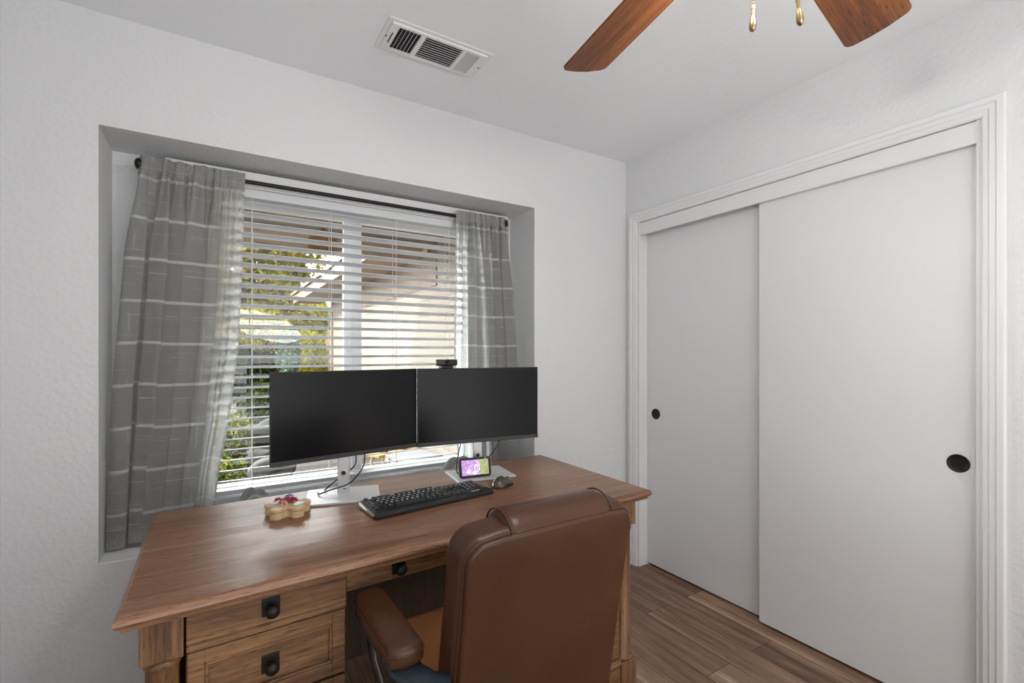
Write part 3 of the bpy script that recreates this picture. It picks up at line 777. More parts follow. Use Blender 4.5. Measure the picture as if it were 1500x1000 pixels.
# seat
sm = MB().box((-.240, -.18, .375), (.240, .29, .485), .045, 5, None, True)
st = sm.build('seat', M['leather_tan'], ch)
MB().tube([(-.242, -.14, .43), (-.242, .25, .43)], .003, 6).build('piping', M['leather_tan'], st)
MB().box((-.20, -.15, .350), (.20, .22, .376), .01).build('seat_pan', M['black'], ch)
# arms
for s in (-1, 1):
    ax = s * .302 if s < 0 else .268
    ar = MB()
    R = Matrix.Translation((ax, 0, 0))
    path = [(ax, .135, .612), (ax, .10, .606), (ax, -.05, .604), (ax, -.15, .606), (ax - s * .020, -.205, .606), (ax - s * .055, -.235, .603)]
    if s > 0: path = path[:-2]
    ar.tube(path, .02, 12, True, (.036, .011))
    arm = ar.build('armrest', M['bluegrey'], ch)
    pad = MB()
    outl = []
    hw, y0, y1 = .040, -.160, .150
    for k in range(13): a = PI * k / 12; outl.append((hw * math.cos(a) * 1.0, y1 - hw * .9 + hw * .9 * math.sin(a)))
    for k in range(13): a = PI + PI * k / 12; outl.append((hw * math.cos(a), y0 + hw * .55 + hw * .55 * math.sin(a)))
    pad.prism(outl, .612, .662, Matrix.Translation((ax, 0, 0)), .016, 4, True)
    po = pad.build('arm_pad', M['leather'], arm)
    MB().tube([(ax + x * 1.01, y, .645) for x, y in outl + outl[:1]], .002, 6).build('piping', M['leather'], po)
    MB().tube([(ax - s * .0, .110, .604), (ax, .118, .575), (ax - s * .004, .105, .50), (ax - s * .02, .085, .43), (ax - s * .055, .07, .385), (ax - s * .10, .06, .380)], .02, 12, True, (.027, .011)).build('arm_post', M['gunmetal'], arm)
    MB().tube([(ax - s * .050, -.215, .602), (ax - s * .055, -.21, .56), (ax - s * .06, -.19, .47), (ax - s * .05, -.15, .39), (ax - s * .11, -.10, .380)], .02, 12, True, (.02, .010)).build('arm_post', M['black'], arm)
# base
MB().box((-.09, -.12, .315), (.09, .10, .351), .008).build('tilt_mechanism', M['black'], ch)
MB().cyl((0, 0, .20), (0, 0, .32), .016).cyl((0, 0, .085), (0, 0, .215), .027).build('gas_lift', M['black'], ch)
hub = MB().cyl((0, 0, .075), (0, 0, .135), .038).build('base_hub', M['black'], ch)
for k in range(5):
    a = 2 * PI * k / 5 + .3; c_, s_ = math.cos(a), math.sin(a)
    lg = MB().tube([(.03 * c_, .03 * s_, .112), (.16 * c_, .16 * s_, .100), (.29 * c_, .29 * s_, .078)], [.024, .021, .016], 10).build('base_leg', M['black'], ch)
    ca = MB()
    for d in (-.014, .014):
        ca.cyl((.29 * c_ - s_ * (d - .008), .29 * s_ + c_ * (d - .008), .0275), (.29 * c_ - s_ * (d + .008), .29 * s_ + c_ * (d + .008), .0275), .027, n=20)
    ca.cyl((.29 * c_, .29 * s_, .027), (.29 * c_, .29 * s_, .075), .006, n=8)
    ca.build('caster', M['black_soft'], lg)

# ------------------------------------------------------------------ monitors
def monitor(label, c, rz, base_c, base_rz, zb):
    r = thing('monitor', label, 'monitor', (base_c[0], base_c[1], DZ + .0005), 0, 'pair of desk monitors')
    off = Vector((c[0] - base_c[0], c[1] - base_c[1], zb - DZ))
    Mx = Matrix.Translation(off) @ Matrix.Rotation(rz, 4, 'Z')
    W, Hh = .540, .313
    MB().box((-W / 2, 0, 0), (W / 2, .012, Hh), .002, 2, Mx).box((-.20, .011, .03), (.20, .034, Hh - .04), .010, 3, Mx).build('housing', M['bezel'], r)
    MB().box((-W / 2 + .002, -.0012, .016), (W / 2 - .002, .0005, Hh - .002), 0, 2, Mx).build('screen', M['screen'], r)
    MB().box((-W / 2, -.0030, 0), (W / 2, .001, .0155), .001, 2, Mx).build('chin_bezel', M['bezel'], r)
    B = Matrix.Rotation(base_rz, 4, 'Z')
    stand = MB().box((-.0215, -.006, .005), (.0215, .020, .29), .003, 2, B).build('stand_column', M['silver'], r)
    ring = Matrix.Translation(B @ Vector((0, -.0062, .078))) @ B @ Matrix.Rotation(PI / 2, 4, 'X')
    MB().lathe([(.008, -.0005), (.013, 0), (.013, .0015), (.008, .0015)], 20, ring).build('cable_hole_ring', M['silver_plate'], stand)
    MB().lathe([(.0001, -.0006), (.0078, -.0004), (.0078, .0021), (.0001, .0021)], 16, ring).build('cable_hole', M['black_soft'], stand)
    MB().box((-.002, -.0068, .018), (.010, -.0055, .021), 0, 2, B).build('stand_mark', M['bezel'], stand)
    MB().box((-.030, .012, .21), (.030, .030, .27), .003, 2, B).build('mount', M['bezel'], r)
    base = MB().box((-.125, -.128, 0), (.125, .060, .0075), .0015, 2, B)
    base.build('base_plate', M['silver_plate'], r)
    return r
m1 = monitor('dark-screened monitor on silver stand, left of the pair and nearer the curtain', (.4202, 1.790), math.radians(8.6), (.401, 1.818), math.radians(-14), .900)
m2 = monitor('dark-screened monitor on silver stand, right of the pair, webcam on top', (.9531, 1.784), math.radians(-7.2), (.957, 1.826), math.radians(-7), .900)

def cable(label, pts, r=.0024):
    # smooth through the points
    P = [Vector(p) for p in pts]; out = []
    for i in range(len(P) - 1):
        p0, p1, p2, p3 = P[max(i - 1, 0)], P[i], P[i + 1], P[min(i + 2, len(P) - 1)]
        for k in range(8):
            t = k / 8
            out.append(.5 * ((2 * p1) + (-p0 + p2) * t + (2 * p0 - 5 * p1 + 4 * p2 - p3) * t * t + (-p0 + 3 * p1 - 3 * p2 + p3) * t ** 3))
    out.append(P[-1])
    return tag(MB().tube(out, r, 8).build('cable', M['black_soft']), label, 'cable')
cable('black cable looping in front of the left monitor stand', [(.480, 1.835, .93), (.470, 1.80, .865), (.440, 1.792, .823), (.404, 1.786, .800), (.350, 1.80, .786), (.318, 1.812, .774), (.318, 1.86, .7665), (.315, 1.885, .7640)])
cable('black cable running behind the left monitor stand', [(.446, 1.845, .93), (.452, 1.85, .86), (.420, 1.852, .828), (.375, 1.852, .800), (.348, 1.85, .780), (.345, 1.868, .770), (.344, 1.895, .7640)])
cable('black cable hanging straight beside the right monitor stand', [(.985, 1.83, .93), (.984, 1.85, .87), (.978, 1.862, .80), (.975, 1.876, .7668), (.97, 1.90, .7640)])
cable('black cable slanting away right of the right monitor stand', [(1.075, 1.81, .93), (1.052, 1.84, .85), (1.02, 1.88, .79), (1.00, 1.915, .7635), (.98, 1.94, .7635)])
cable('black cable curling left behind the small display', [(.893, 1.83, .93), (.880, 1.845, .86), (.862, 1.83, .80), (.858, 1.812, .775), (.870, 1.79, .7695)])

# webcam
wcx = m2.location.x
mt = Matrix.Translation((.9531, 1.784, .900)) @ Matrix.Rotation(math.radians(-7.2), 4, 'Z')
wc_p = mt @ Vector((-.150, .006, .3135))
wc = thing('webcam', 'small black webcam clipped on top of the right monitor', 'webcam', wc_p, math.radians(2))
MB().box((-.047, -.014, .010), (.047, .012, .036), .007, 3, None, True).build('camera_body', M['black'], wc)
Rl = Matrix.Translation((0, -.013, .023)) @ Matrix.Rotation(PI / 2, 4, 'X')
MB().lathe([(.0115, 0), (.0115, .004), (.009, .005), (.006, .003), (.0001, .0025)], 20, Rl).build('lens', M['screen'], wc)
MB().box((-.026, -.018, .0005), (.026, .020, .010), .003).box((-.02, .012, -.04), (.02, .03, .004), .003).build('clip', M['black_soft'], wc)

# ------------------------------------------------------------------ keyboard
kb = thing('keyboard', 'black full-size keyboard with palm rest in front of the monitors', 'keyboard', (.632, 1.570, DZ + .0005), math.radians(4.8))
KW, KD = .440, .158
bm_ = MB()
tilt = math.radians(5)
body = [(-.222, -.079), (.232, -.066), (.216, .079), (-.216, .079)]
body = [(-.217, -.080), (-.05, -.074), (.10, -.070), (.232, -.062), (.236, -.050), (.214, .074), (.206, .079), (-.214, .079), (-.220, .070), (-.222, -.070)]
bm_.prism(body, 0, .022, None, .005, 3)
bm_.v = [(x, y, z * (.62 + .40 * (y + .08) / .16) if z > .004 else z) for x, y, z in bm_.v]
kbody = bm_.build('body', M['black'], kb)
MB().tube([(-.2215, -.066, .010), (-.2215, 0, .013), (-.2195, .068, .016)], .003, 6).build('side_strip', M['brass'], kb)
MB().box((.150, -.0405, .0172), (.186, -.0375, .0180)).build('brand_mark', M['legend'], kb)
ktop = lambda y: .0135 + .0088 * (y + .08) / .16
rows = [
    (.069, .011, ['Esc', None, 'F1', 'F2', 'F3', 'F4', None, 'F5', 'F6', 'F7', 'F8', None, 'F9', 'F10', 'F11', 'F12']),
    (.050, .0155, list('`1234567890-=')), (.0315, .0155, list('QWERTYUIOP[]')), (.013, .0155, list("ASDFGHJKL;'")), (-.0055, .0155, list('ZXCVBNM,./'))]
fcurve_cache = {}
def glyph(txt, size):
    key = (txt, size)
    if key in fcurve_cache: return fcurve_cache[key]
    cu = bpy.data.curves.new('glyph', 'FONT'); cu.body = txt; cu.size = size; cu.align_x = 'CENTER'; cu.align_y = 'CENTER'; cu.resolution_u = 2
    ob = bpy.data.objects.new('glyph', cu); col.objects.link(ob)
    dg = bpy.context.evaluated_depsgraph_get(); me = bpy.data.meshes.new_from_object(ob.evaluated_get(dg))
    res = ([v.co.copy() for v in me.vertices], [list(p.vertices) for p in me.polygons])
    bpy.data.objects.remove(ob); bpy.data.curves.remove(cu); bpy.data.meshes.remove(me)
    fcurve_cache[key] = res; return res
nkeys = 0
def key(x, y, w, d, txt):
    global nkeys
    nkeys += 1
    h = .0065
    mb = MB(); z = ktop(y) + .0006
    i = .0016
    vs = [(x - w / 2, y - d / 2, z - .004), (x + w / 2, y - d / 2, z - .004), (x + w / 2, y + d / 2, z - .004), (x - w / 2, y + d / 2, z - .004),
          (x - w / 2 + i, y - d / 2 + i, z + h * .8), (x + w / 2 - i, y - d / 2 + i, z + h * .8), (x + w / 2 - i, y + d / 2 - i * .6, z + h), (x - w / 2 + i, y + d / 2 - i * .6, z + h)]
    mb.add(vs, [(3, 2, 1, 0), (4, 5, 6, 7), (0, 1, 5, 4), (1, 2, 6, 5), (2, 3, 7, 6), (3, 0, 4, 7)])
    nf = len(mb.f)
    if txt:
        gv, gf = glyph(txt, .0115 if len(txt) == 1 else .0062)
        gx = x - w / 2 + .006 if len(txt) == 1 else x - w / 2 + .0068
        sl_ = h * .2 / (d - 1.6 * i)
        yy = y + .0015
        mb.add([(gx + p.x, yy + p.y, z + h * .8 + (yy + p.y - (y - d / 2 + i)) * sl_ + .0004) for p in gv], gf)
    mb.build('key', None, kb, [M['key'], M['legend']], [0] * nf + [1] * (len(mb.f) - nf))
P_ = .0185; X0 = -.205
x = X0
for r_i, (y, d, keys) in enumerate(rows):
    if r_i == 0:
        xs = X0
        n_real = [k for k in keys]
        for k in keys:
            if k is None: xs += P_ * .55; continue
            key(xs + .0075, y, .0148, d, k); xs += P_ * .935
        continue
    lead = {1: 0, 2: 1.5, 3: 1.8, 4: 2.3}[r_i]
    if lead:
        key(X0 + lead * P_ / 2 - .0012, y, lead * P_ - .0022, .0162, {2: 'Tab', 3: 'Caps', 4: 'Shift'}[r_i])
    for i, k in enumerate(keys):
        key(X0 + (lead + i + .5) * P_, y, .0163, .0162, k)
    used = lead + len(keys)
    key(X0 + (used + 15) / 2 * P_, y, (15 - used) * P_ - .0022, .0162, {1: 'Bksp', 2: '\\', 3: 'Enter', 4: 'Shift'}[r_i])
xs = X0
for wk, tx in ((1.5, 'Ctrl'), (1, ''), (1.25, 'Alt'), (6.1, ''), (1.25, 'Alt'), (1, 'Fn'), (1.2, ''), (1.7, 'Ctrl')):
    key(xs + wk * P_ / 2, -.0245, wk * P_ - .0022, .0162, tx); xs += wk * P_
NX = X0 + 15.3 * P_
for j, row in enumerate((['Ins', 'Hm', 'Up'], ['Del', 'End', 'Dn'])):
    for i, k in enumerate(row): key(NX + (i + .5) * P_, .050 - j * .0185, .0163, .0162, k)
key(NX + 1.5 * P_, -.0055, .0163, .0162, '^')
for i, k in enumerate('<v>'): key(NX + (i + .5) * P_, -.0245, .0163, .0162, k)
NX += 3.25 * P_
npad = ['N/*-', '789', '456', '123']
for j, row in enumerate(npad):
    for i, k in enumerate(row): key(NX + (i + .5) * P_, .050 - j * .0185, .0163, .0162, k)
key(NX + P_, -.0245, 2 * P_ - .0022, .0162, '0'); key(NX + 2.5 * P_, -.0245, .0163, .0162, '.')
key(NX + 3.5 * P_, .0222, .0163, .0347, '+'); key(NX + 3.5 * P_, -.015, .0163, .0347, '')

# ------------------------------------------------------------------ mouse
ms = thing('mouse', 'dark taupe computer mouse on the desk right of the keyboard', 'mouse', (.948, 1.598, DZ), math.radians(-72))
mb = MB(); nu, nv = 28, 12; vs = []
for j in range(nv + 1):
    ph_ = PI / 2 * j / nv
    for i in range(nu):
        a = 2 * PI * i / nu
        rx, ry = .031 * (1 - .12 * math.sin(a)), .052
        hgt = .036 * (1 + .12 * -math.sin(a))
        ce = math.cos(ph_) ** .75
        vs.append((rx * math.cos(a) * ce, ry * math.sin(a) * ce, .0012 + hgt * math.sin(ph_) * (1 - .10 * abs(math.sin(a)) * ce)))
fs = [(j * nu + i, j * nu + (i + 1) % nu, (j + 1) * nu + (i + 1) % nu, (j + 1) * nu + i) for j in range(nv) for i in range(nu)]
fs.append(tuple(range(nu - 1, -1, -1)))
mb.add(vs, fs, None, True).build('shell', M['mouse'], ms)
MB().box((-.004, .022, .020), (.004, .036, .0318), .003, 2, None, True).build('scroll_wheel', M['black_soft'], ms)
MB().box((-.031, -.020, .004), (-.029, .03, .012), .001).box((.0285, -.02, .004), (.0305, .03, .012), .001).build('side_grip', M['black_soft'], ms)

# ------------------------------------------------------------------ smart display
sd = thing('smart_display', 'small black smart display with a colourful wallpaper behind the keyboard', 'smart display', (.905, 1.738, DZ + .0085), math.radians(-9))
TB = Matrix.Rotation(math.radians(-14), 4, 'X')
mbx = MB(); rr = []
Wd, Hd, rad = .136, .080, .012
for cx_, cy_, a0 in ((Wd / 2 - rad, Hd - rad, 0), (-Wd / 2 + rad, Hd - rad, PI / 2), (-Wd / 2 + rad, rad, PI), (Wd / 2 - rad, rad, 1.5 * PI)):
    for k in range(7): a = a0 + PI / 2 * k / 6; rr.append((cx_ + rad * math.cos(a), cy_ + rad * math.sin(a)))
Rf = TB @ Matrix.Rotation(PI / 2, 4, 'X')
mbx.prism(rr, -.014, .002, Rf, .003, 3)
mbx.build('case', M['black_soft'], sd)
MB().prism([(-.052, .004), (.052, .004), (.046, .066), (-.046, .066)], -.050, -.013, Rf, .006, 3).build('speaker_back', M['black'], sd)
scn = MB().box((-.0575, .010, .0015), (.0575, .0705, .0026), 0, 2, Rf).build('screen', M['picture'], sd)
MB().cyl(Rf @ Vector((.045, .0755, .0020)), Rf @ Vector((.045, .0755, .0030)), .0022, n=12).build('camera_dot', M['silver'], sd)
def curl(cx_, cy_, rx, ry, turns, n=40):
    return [Rf @ Vector((cx_ + rx * (k / n) ** .5 * math.cos(2 * PI * turns * k / n), cy_ + ry * (k / n) ** .5 * math.sin(2 * PI * turns * k / n), .0030)) for k in range(n + 1)]
MB().tube(curl(.004, .040, .010, .018, 2.2), .0009, 5).tube(curl(-.022, .036, .009, .010, 1.8), .0009, 5).build('wallpaper_swirl', M['scribble'], scn)
MB().tube(curl(.006, .040, .014, .024, 1.3), .0010, 5).tube(curl(-.030, .024, .010, .008, 2.2), .0009, 5).tube(curl(-.004, .020, .010, .007, 2.0), .0009, 5).build('wallpaper_swirl', M['scribble_w'], scn)

# ------------------------------------------------------------------ star trinket box
tb = thing('trinket_box', 'star-shaped pale wooden trinket box topped with dried red flowers', 'box', (.199, 1.690, DZ + .0003), math.radians(0))
star = []
TIP, VAL = .070, .038
base_a = math.radians(-100)
for k in range(5):
    a0 = base_a + 2 * PI * k / 5 + PI / 5
    # blunt rounded tip
    for q in range(-4, 5):
        a = a0 + q * .082; rad_ = TIP * (1 - .13 * (q / 4.0) ** 4)
        star.append((rad_ * math.cos(a), rad_ * math.sin(a)))
    av_ = a0 + PI / 5
    for q in range(-1, 2): star.append(((VAL + .003 * abs(q)) * math.cos(av_ + q * .12), (VAL + .003 * abs(q)) * math.sin(av_ + q * .12)))
star_b = [(x * .97, y * .97) for x, y in star]
MB().prism(star_b, 0, .021, None, .001, 1).build('box_body', M['birch'], tb)
lid = MB().prism(star, .0222, .0335, None, .0022, 2).build('lid', M['birch'], tb)
for cx_, cy_, r_, rz_ in ((-.038, .020, .015, .4), (.026, -.028, .016, 1.0), (.040, .018, .015, .2)):
    pts = [(cx_ + r_ * math.cos(a) * (1 + .15 * math.cos(3 * a + rz_)), cy_ + r_ * math.sin(a) * (1 + .15 * math.cos(3 * a + rz_))) for a in [2 * PI * k / 18 for k in range(18)]]
    MB().prism(pts, .0333, .0385, None, .002, 2, True).build('shell_petal', M['shell'], tb)
def flower_head(cx_, cy_, cz_, R_, n_, mat, nm):
    mb = MB(); r = random.Random(int(cx_ * 1e4) + n_)
    for k in range(n_):
        a, b_ = r.uniform(0, 2 * PI), r.uniform(.1, 1.0)
        d_ = R_ * math.sqrt(r.random())
        p = Vector((cx_ + d_ * math.cos(a), cy_ + d_ * math.sin(a), cz_ + R_ * .55 * (1 - (d_ / R_) ** 2) + r.uniform(0, .005)))
        E = Euler((r.uniform(-1, 1), r.uniform(-1, 1), r.uniform(0, 6))).to_matrix().to_4x4(); E.translation = p
        L_, w_ = r.uniform(.005, .009), r.uniform(.002, .0035)
        mb.add([(-w_, 0, 0), (0, -L_ * .5, .001), (w_, 0, 0), (0, L_, .002), (0, 0, -.0012)], [(0, 1, 2, 3), (0, 4, 1), (1, 4, 2), (2, 4, 3), (3, 4, 0)], E)
    return mb.build(nm, mat, tb)
flower_head(-.004, .006, .0345, .020, 70, M['berry'], 'dried_flower')
flower_head(.016, .004, .0345, .014, 45, M['berry'], 'dried_flower')
flower_head(-.026, .014, .040, .010, 26, M['berry'], 'dried_flower')
flower_head(.006, .016, .046, .012, 30, M['violet'], 'dried_flower')

# ------------------------------------------------------------------ ceiling vent
VX0, VX1, VY0, VY1 = .512, .922, 1.622, 1.816
vn = thing('ceiling_vent', 'white metal three-way air vent on the ceiling', 'vent', ((VX0 + VX1) / 2, (VY0 + VY1) / 2, CEIL))
vw, vd = (VX1 - VX0) / 2, (VY1 - VY0) / 2
secs = [(-vw + .046, -vw + .128, 'y', 1), (-vw + .146, vw - .116, 'x', 1), (vw - .102, vw - .044, 'y', -1)]
sy0, sy1 = -vd + .030, vd - .030
fm = MB(); zt, zb = -.0005, -.011
# stepped frame: outer lip and inner pan with three openings
fm.box((-vw, -vd, -.005), (vw, vd, -.002), .001)
frm = MB()
xs_ = [-vw + .018] + [q for s_ in secs for q in s_[:2]] + [vw - .018]
fr2 = MB()
fr2.box((-vw, -vd + .0195, -.0045), (-vw + .02, vd - .0195, -.0005)).box((vw - .02, -vd + .0195, -.0045), (vw, vd - .0195, -.0005)).box((-vw, -vd, -.0045), (vw, -vd + .02, -.0005)).box((-vw, vd - .02, -.0045), (vw, vd, -.0005))
fr2.box((-vw + .016, -vd + .016, zb), (vw - .016, sy0, -.002), .002).box((-vw + .016, sy1, zb), (vw - .016, vd - .016, -.002), .002)
for a, b in ((-vw + .016, secs[0][0]), (secs[0][1], secs[1][0]), (secs[1][1], secs[2][0]), (secs[2][1], vw - .016)):
    fr2.box((a, sy0 - .001, zb), (b, sy1 + .001, -.002), .001)
fr2.build('vent_frame', M['vent'], vn)
MB().box((-vw + .02, -vd + .02, -.0018), (vw - .02, vd - .02, -.0006)).build('duct_shade', M['vent_dark'], vn)  # black sheet stands in for the shade inside the duct
for a, b, ax, sg in secs:
    lv = MB()
    if ax == 'y':
        n = 6
        for k in range(n + 1):
            xk = lerp(a, b, k / n)
            Rk = Matrix.Translation((xk, 0, -.0065)) @ Matrix.Rotation(sg * math.radians(24 if sg > 0 else 33), 4, 'Y')
            lv.box((-.0005, sy0, -.0055), (.0005, sy1, .0048), 0, 2, Rk)
    else:
        n = 10
        for k in range(n + 1):
            yk = lerp(sy0, sy1, k / n)
            Rk = Matrix.Translation((0, yk, -.0065)) @ Matrix.Rotation(math.radians(-47), 4, 'X')
            lv.box((a, -.0005, -.0055), (b, .0005, .0045), 0, 2, Rk)
    lv.build('louver_bank', M['vent'], vn)
bb_ = MB()
for k in range(1, 8): yk = lerp(sy0, sy1, k / 8); bb_.box((secs[0][0], yk - .0006, -.0035), (secs[0][1], yk + .0006, -.0022))
bb_.build('damper_bars', M['gunmetal'], vn)
MB().box((secs[0][0] - .016, -.03, -.0145), (secs[0][0] - .0135, .03, zb + .001)).build('damper_lever', M['iron'], vn)
for x_ in (-vw + .016, vw - .016):
    MB().sphere((x_, 0, -.0105), .0042, None, 2, (1, 1, .5)).build('screw', M['gunmetal'], vn)

# ------------------------------------------------------------------ ceiling fan
FC = (.799, .442); FZ = 2.093
fan = thing('ceiling_fan', 'ceiling fan with dark walnut blades and brass pull chains', 'ceiling fan', (FC[0], FC[1], CEIL))
zo = lambda z: z - CEIL
MB().lathe([(.065, -.0005), (.068, -.02), (.055, -.05), (.02, -.062), (.016, -.07), (.016, -.10)], 32).build('canopy', M['bronze'], fan)
MB().cyl((0, 0, zo(2.30)), (0, 0, zo(2.36)), .015).build('downrod', M['bronze'], fan)
MB().lathe([(.02, zo(2.315)), (.07, zo(2.30)), (.115, zo(2.27)), (.125, zo(2.22)), (.120, zo(2.16)), (.095, zo(2.125)), (.06, zo(2.118))], 40).build('motor_housing', M['bronze'], fan)
kit = MB().lathe([(.055, zo(2.12)), (.058, zo(2.09)), (.052, zo(2.035)), (.050, zo(2.02)), (.030, zo(2.005)), (.012, zo(1.998)), (.001, zo(1.996))], 32).build('light_kit', M['bronze'], fan)
for k in range(3):
    a = math.radians(35 + 120 * k); c_, s_ = math.cos(a), math.sin(a)
    MB().tube([(.045 * c_, .045 * s_, zo(2.055)), (.075 * c_, .075 * s_, zo(2.062)), (.098 * c_, .098 * s_, zo(2.045))], .007, 8).cyl((.097 * c_, .097 * s_, zo(2.052)), (.105 * c_, .105 * s_, zo(2.018)), .017, n=16).build('lamp_holder', M['bronze'], kit)
    MB().sphere((.112 * c_, .112 * s_, zo(1.990)), .030).build('bulb', M['bulb'], kit)
bw = wood('fan_blade_walnut', [(.22, (.038, .013, .005)), (.45, (.160, .052, .014)), (.62, (.29, .100, .028)), (.85, (.40, .165, .055))], 'x', 34, .38, .55, .08, big=2.5, stretch=.05, spec=.25)
BA0 = math.radians(8.8)
PITCHB = math.radians(-11.6)
for k in range(5):
    a = BA0 + 2 * PI * k / 5
    outl = []
    R0, R1 = .150, .637; w0, w1 = .062, .0704
    outl += [(R0, -w0 * .8), (R0 + .03, -w0), (R1 - .03, -w1)]
    for q in range(1, 7): b_ = -PI / 2 + PI / 2 * q / 6; outl.append((R1 - .03 + .022 * math.cos(b_), -w1 + .022 + .022 * math.sin(b_)))
    outl += [(R1 - .001, -.02), (R1, .02)]
    for q in range(0, 7): b_ = PI / 2 * q / 6; outl.append((R1 - .026 + .022 * math.cos(b_), w1 - .022 + .022 * math.sin(b_)))
    outl += [(R0 + .03, w0), (R0, w0 * .8)]
    bo = MB().prism(outl, -.003, .003, None, .001, 1).build('blade', bw, fan)
    bo.location = (0, 0, zo(FZ)); bo.rotation_euler = Euler((PITCHB, 0, 0)).to_matrix().to_4x4().to_euler()
    bo.rotation_mode = 'QUATERNION'
    bo.rotation_quaternion = (Matrix.Rotation(a, 3, 'Z') @ Matrix.Rotation(PITCHB, 3, 'X')).to_quaternion()
    ir = MB().tube([(.055, 0, .045), (.11, 0, .030), (.16, 0, .0055)], .01, 10, True, (.016, .004)).box((.15, -.040, .0032), (.235, .040, .0065), .001)
    ir.build('blade_iron', M['bronze'], bo)
for (cx_, cy_, ze, tlt) in ((.766, .468, 1.816, 3), (.813, .421, 1.819, -14)):
    lx, ly = cx_ - FC[0], cy_ - FC[1]
    pc = MB()
    z_ = 2.012
    while z_ > ze + .044: pc.sphere((lx, ly, zo(z_)), .0019, None, 1); z_ -= .0042
    pco = pc.build('pull_chain', M['brass'], fan)
    Rz = Matrix.Translation((lx, ly, zo(ze + .044))) @ Matrix.Rotation(math.radians(tlt), 4, 'Y')
    MB().lathe([(.0012, .002), (.0030, 0), (.0034, -.006), (.0022, -.010), (.0030, -.0125), (.0022, -.015), (.0034, -.020), (.0052, -.028), (.0058, -.035), (.0046, -.041), (.0015, -.044)], 16, Rz).build('chain_fob', M['brass'], pco)

# ------------------------------------------------------------------ outside
GZ = -.16
struct('ground', MB().box((-14, AY + .12, GZ - .1), (16, 40, GZ)), M['patio'], 'brown bark and paving outside')
OY = AY + .11
po_ = thing('patio_cover', 'brown timber patio roof outside the window', 'patio roof', (0, OY, 0))
MB().add([(-3.0, 0.01, 2.56), (3.0, .01, 2.56), (3.0, 2.2, 2.36), (-3.0, 2.2, 2.36), (-3.0, 0.01, 2.62), (3.0, .01, 2.62), (3.0, 2.2, 2.42), (-3.0, 2.2, 2.42)],
         [(3, 2, 1, 0), (4, 5, 6, 7), (0, 1, 5, 4), (1, 2, 6, 5), (2, 3, 7, 6), (3, 0, 4, 7)]).build('roof_deck', M['roofwood'], po_)
MB().box((-3.0, 2.02, 2.17), (1.75, 2.12, 2.36), .004).build('front_beam', M['roofwood'], po_)
MB().box((-3.0, 1.05, 2.36), (1.75, 1.13, 2.455), .004).build('middle_beam', M['beamtan'], po_)
MB().box((-3.05, 2.0, GZ), (-2.95, 2.1, 2.17), .004).build('patio_post', M['roofwood'], po_)
# house wing on the right
hw_ = thing('house_wing', 'cream sided wing of the house with brown eave, right of the garden', 'building', (1.9, OY, GZ))
g0 = -GZ
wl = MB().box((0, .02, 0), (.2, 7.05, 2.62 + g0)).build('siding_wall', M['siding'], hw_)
MB().box((-.012, 2.0, 1.95 + g0), (.0, 6.98, 2.62 + g0)).build('eave_shade', M['roofwood'], hw_)  # eave's shade put on the cream wall as a brown band
MB().box((-.03, 6.98, 0), (.2, 7.12, 2.30 + g0), .004).build('corner_trim', M['trimbrown'], hw_)
MB().box((-.48, 2.25, 2.300 + g0), (.0, 8.4, 2.335 + g0)).build('soffit', M['fasciatan'], hw_)
MB().box((-.52, 2.25, 2.275 + g0), (-.48, 8.4, 2.44 + g0), .004).build('fascia', M['trimbrown'], hw_)
MB().add([(-.56, 2.25, 2.44 + g0), (-.56, 8.4, 2.44 + g0), (2.8, 8.4, 3.6 + g0), (2.8, 2.25, 3.6 + g0), (-.56, 2.25, 2.49 + g0), (-.56, 8.4, 2.49 + g0), (2.8, 8.4, 3.65 + g0), (2.8, 2.25, 3.65 + g0)],
         [(3, 2, 1, 0), (4, 5, 6, 7), (0, 1, 5, 4), (1, 2, 6, 5), (2, 3, 7, 6), (3, 0, 4, 7)]).build('roof', M['trimbrown'], hw_)
tag(MB().box((-6, 19.8, GZ), (9, 20.0, 2.9), .01).build('garden_wall', M['pale_wall']), 'pale pinkish garden wall far behind the shrubs', 'wall')

def at(px, D_):
    u = (px - 750) / F; return Vector((D_ * (math.sin(YAW) + math.cos(YAW) * u), D_ * (math.cos(YAW) - math.sin(YAW) * u), 0))
def zat(py, D_): return CZ + (HY - py) / F * D_
def foliage(n, rad, leaf, seed, core=.35):
    r = np.random.default_rng(seed)
    d = r.normal(size=(n, 3)); d /= np.linalg.norm(d, axis=1)[:, None]
    # lumpy crown
    lump = 1 + .16 * np.sin(3.1 * d[:, 0] * 2 + seed) * np.cos(2.7 * d[:, 1] * 2) + .12 * np.sin(6 * d[:, 2] + 4 * d[:, 0] + seed)
    rr = (core + (1 - core) * r.random(n) ** .45) * lump
    P = d * rr[:, None] * np.array(rad)
    a = r.normal(size=(n, 3)); a /= np.linalg.norm(a, axis=1)[:, None]
    b = np.cross(a, r.normal(size=(n, 3))); b /= np.linalg.norm(b, axis=1)[:, None]
    L = leaf * (.6 + .8 * r.random(n))[:, None]; W_ = L * .45
    V = np.stack([P - a * L, P + b * W_, P + a * L, P - b * W_], 1).reshape(-1, 3)
    return V, [(4 * i, 4 * i + 1, 4 * i + 2, 4 * i + 3) for i in range(n)]
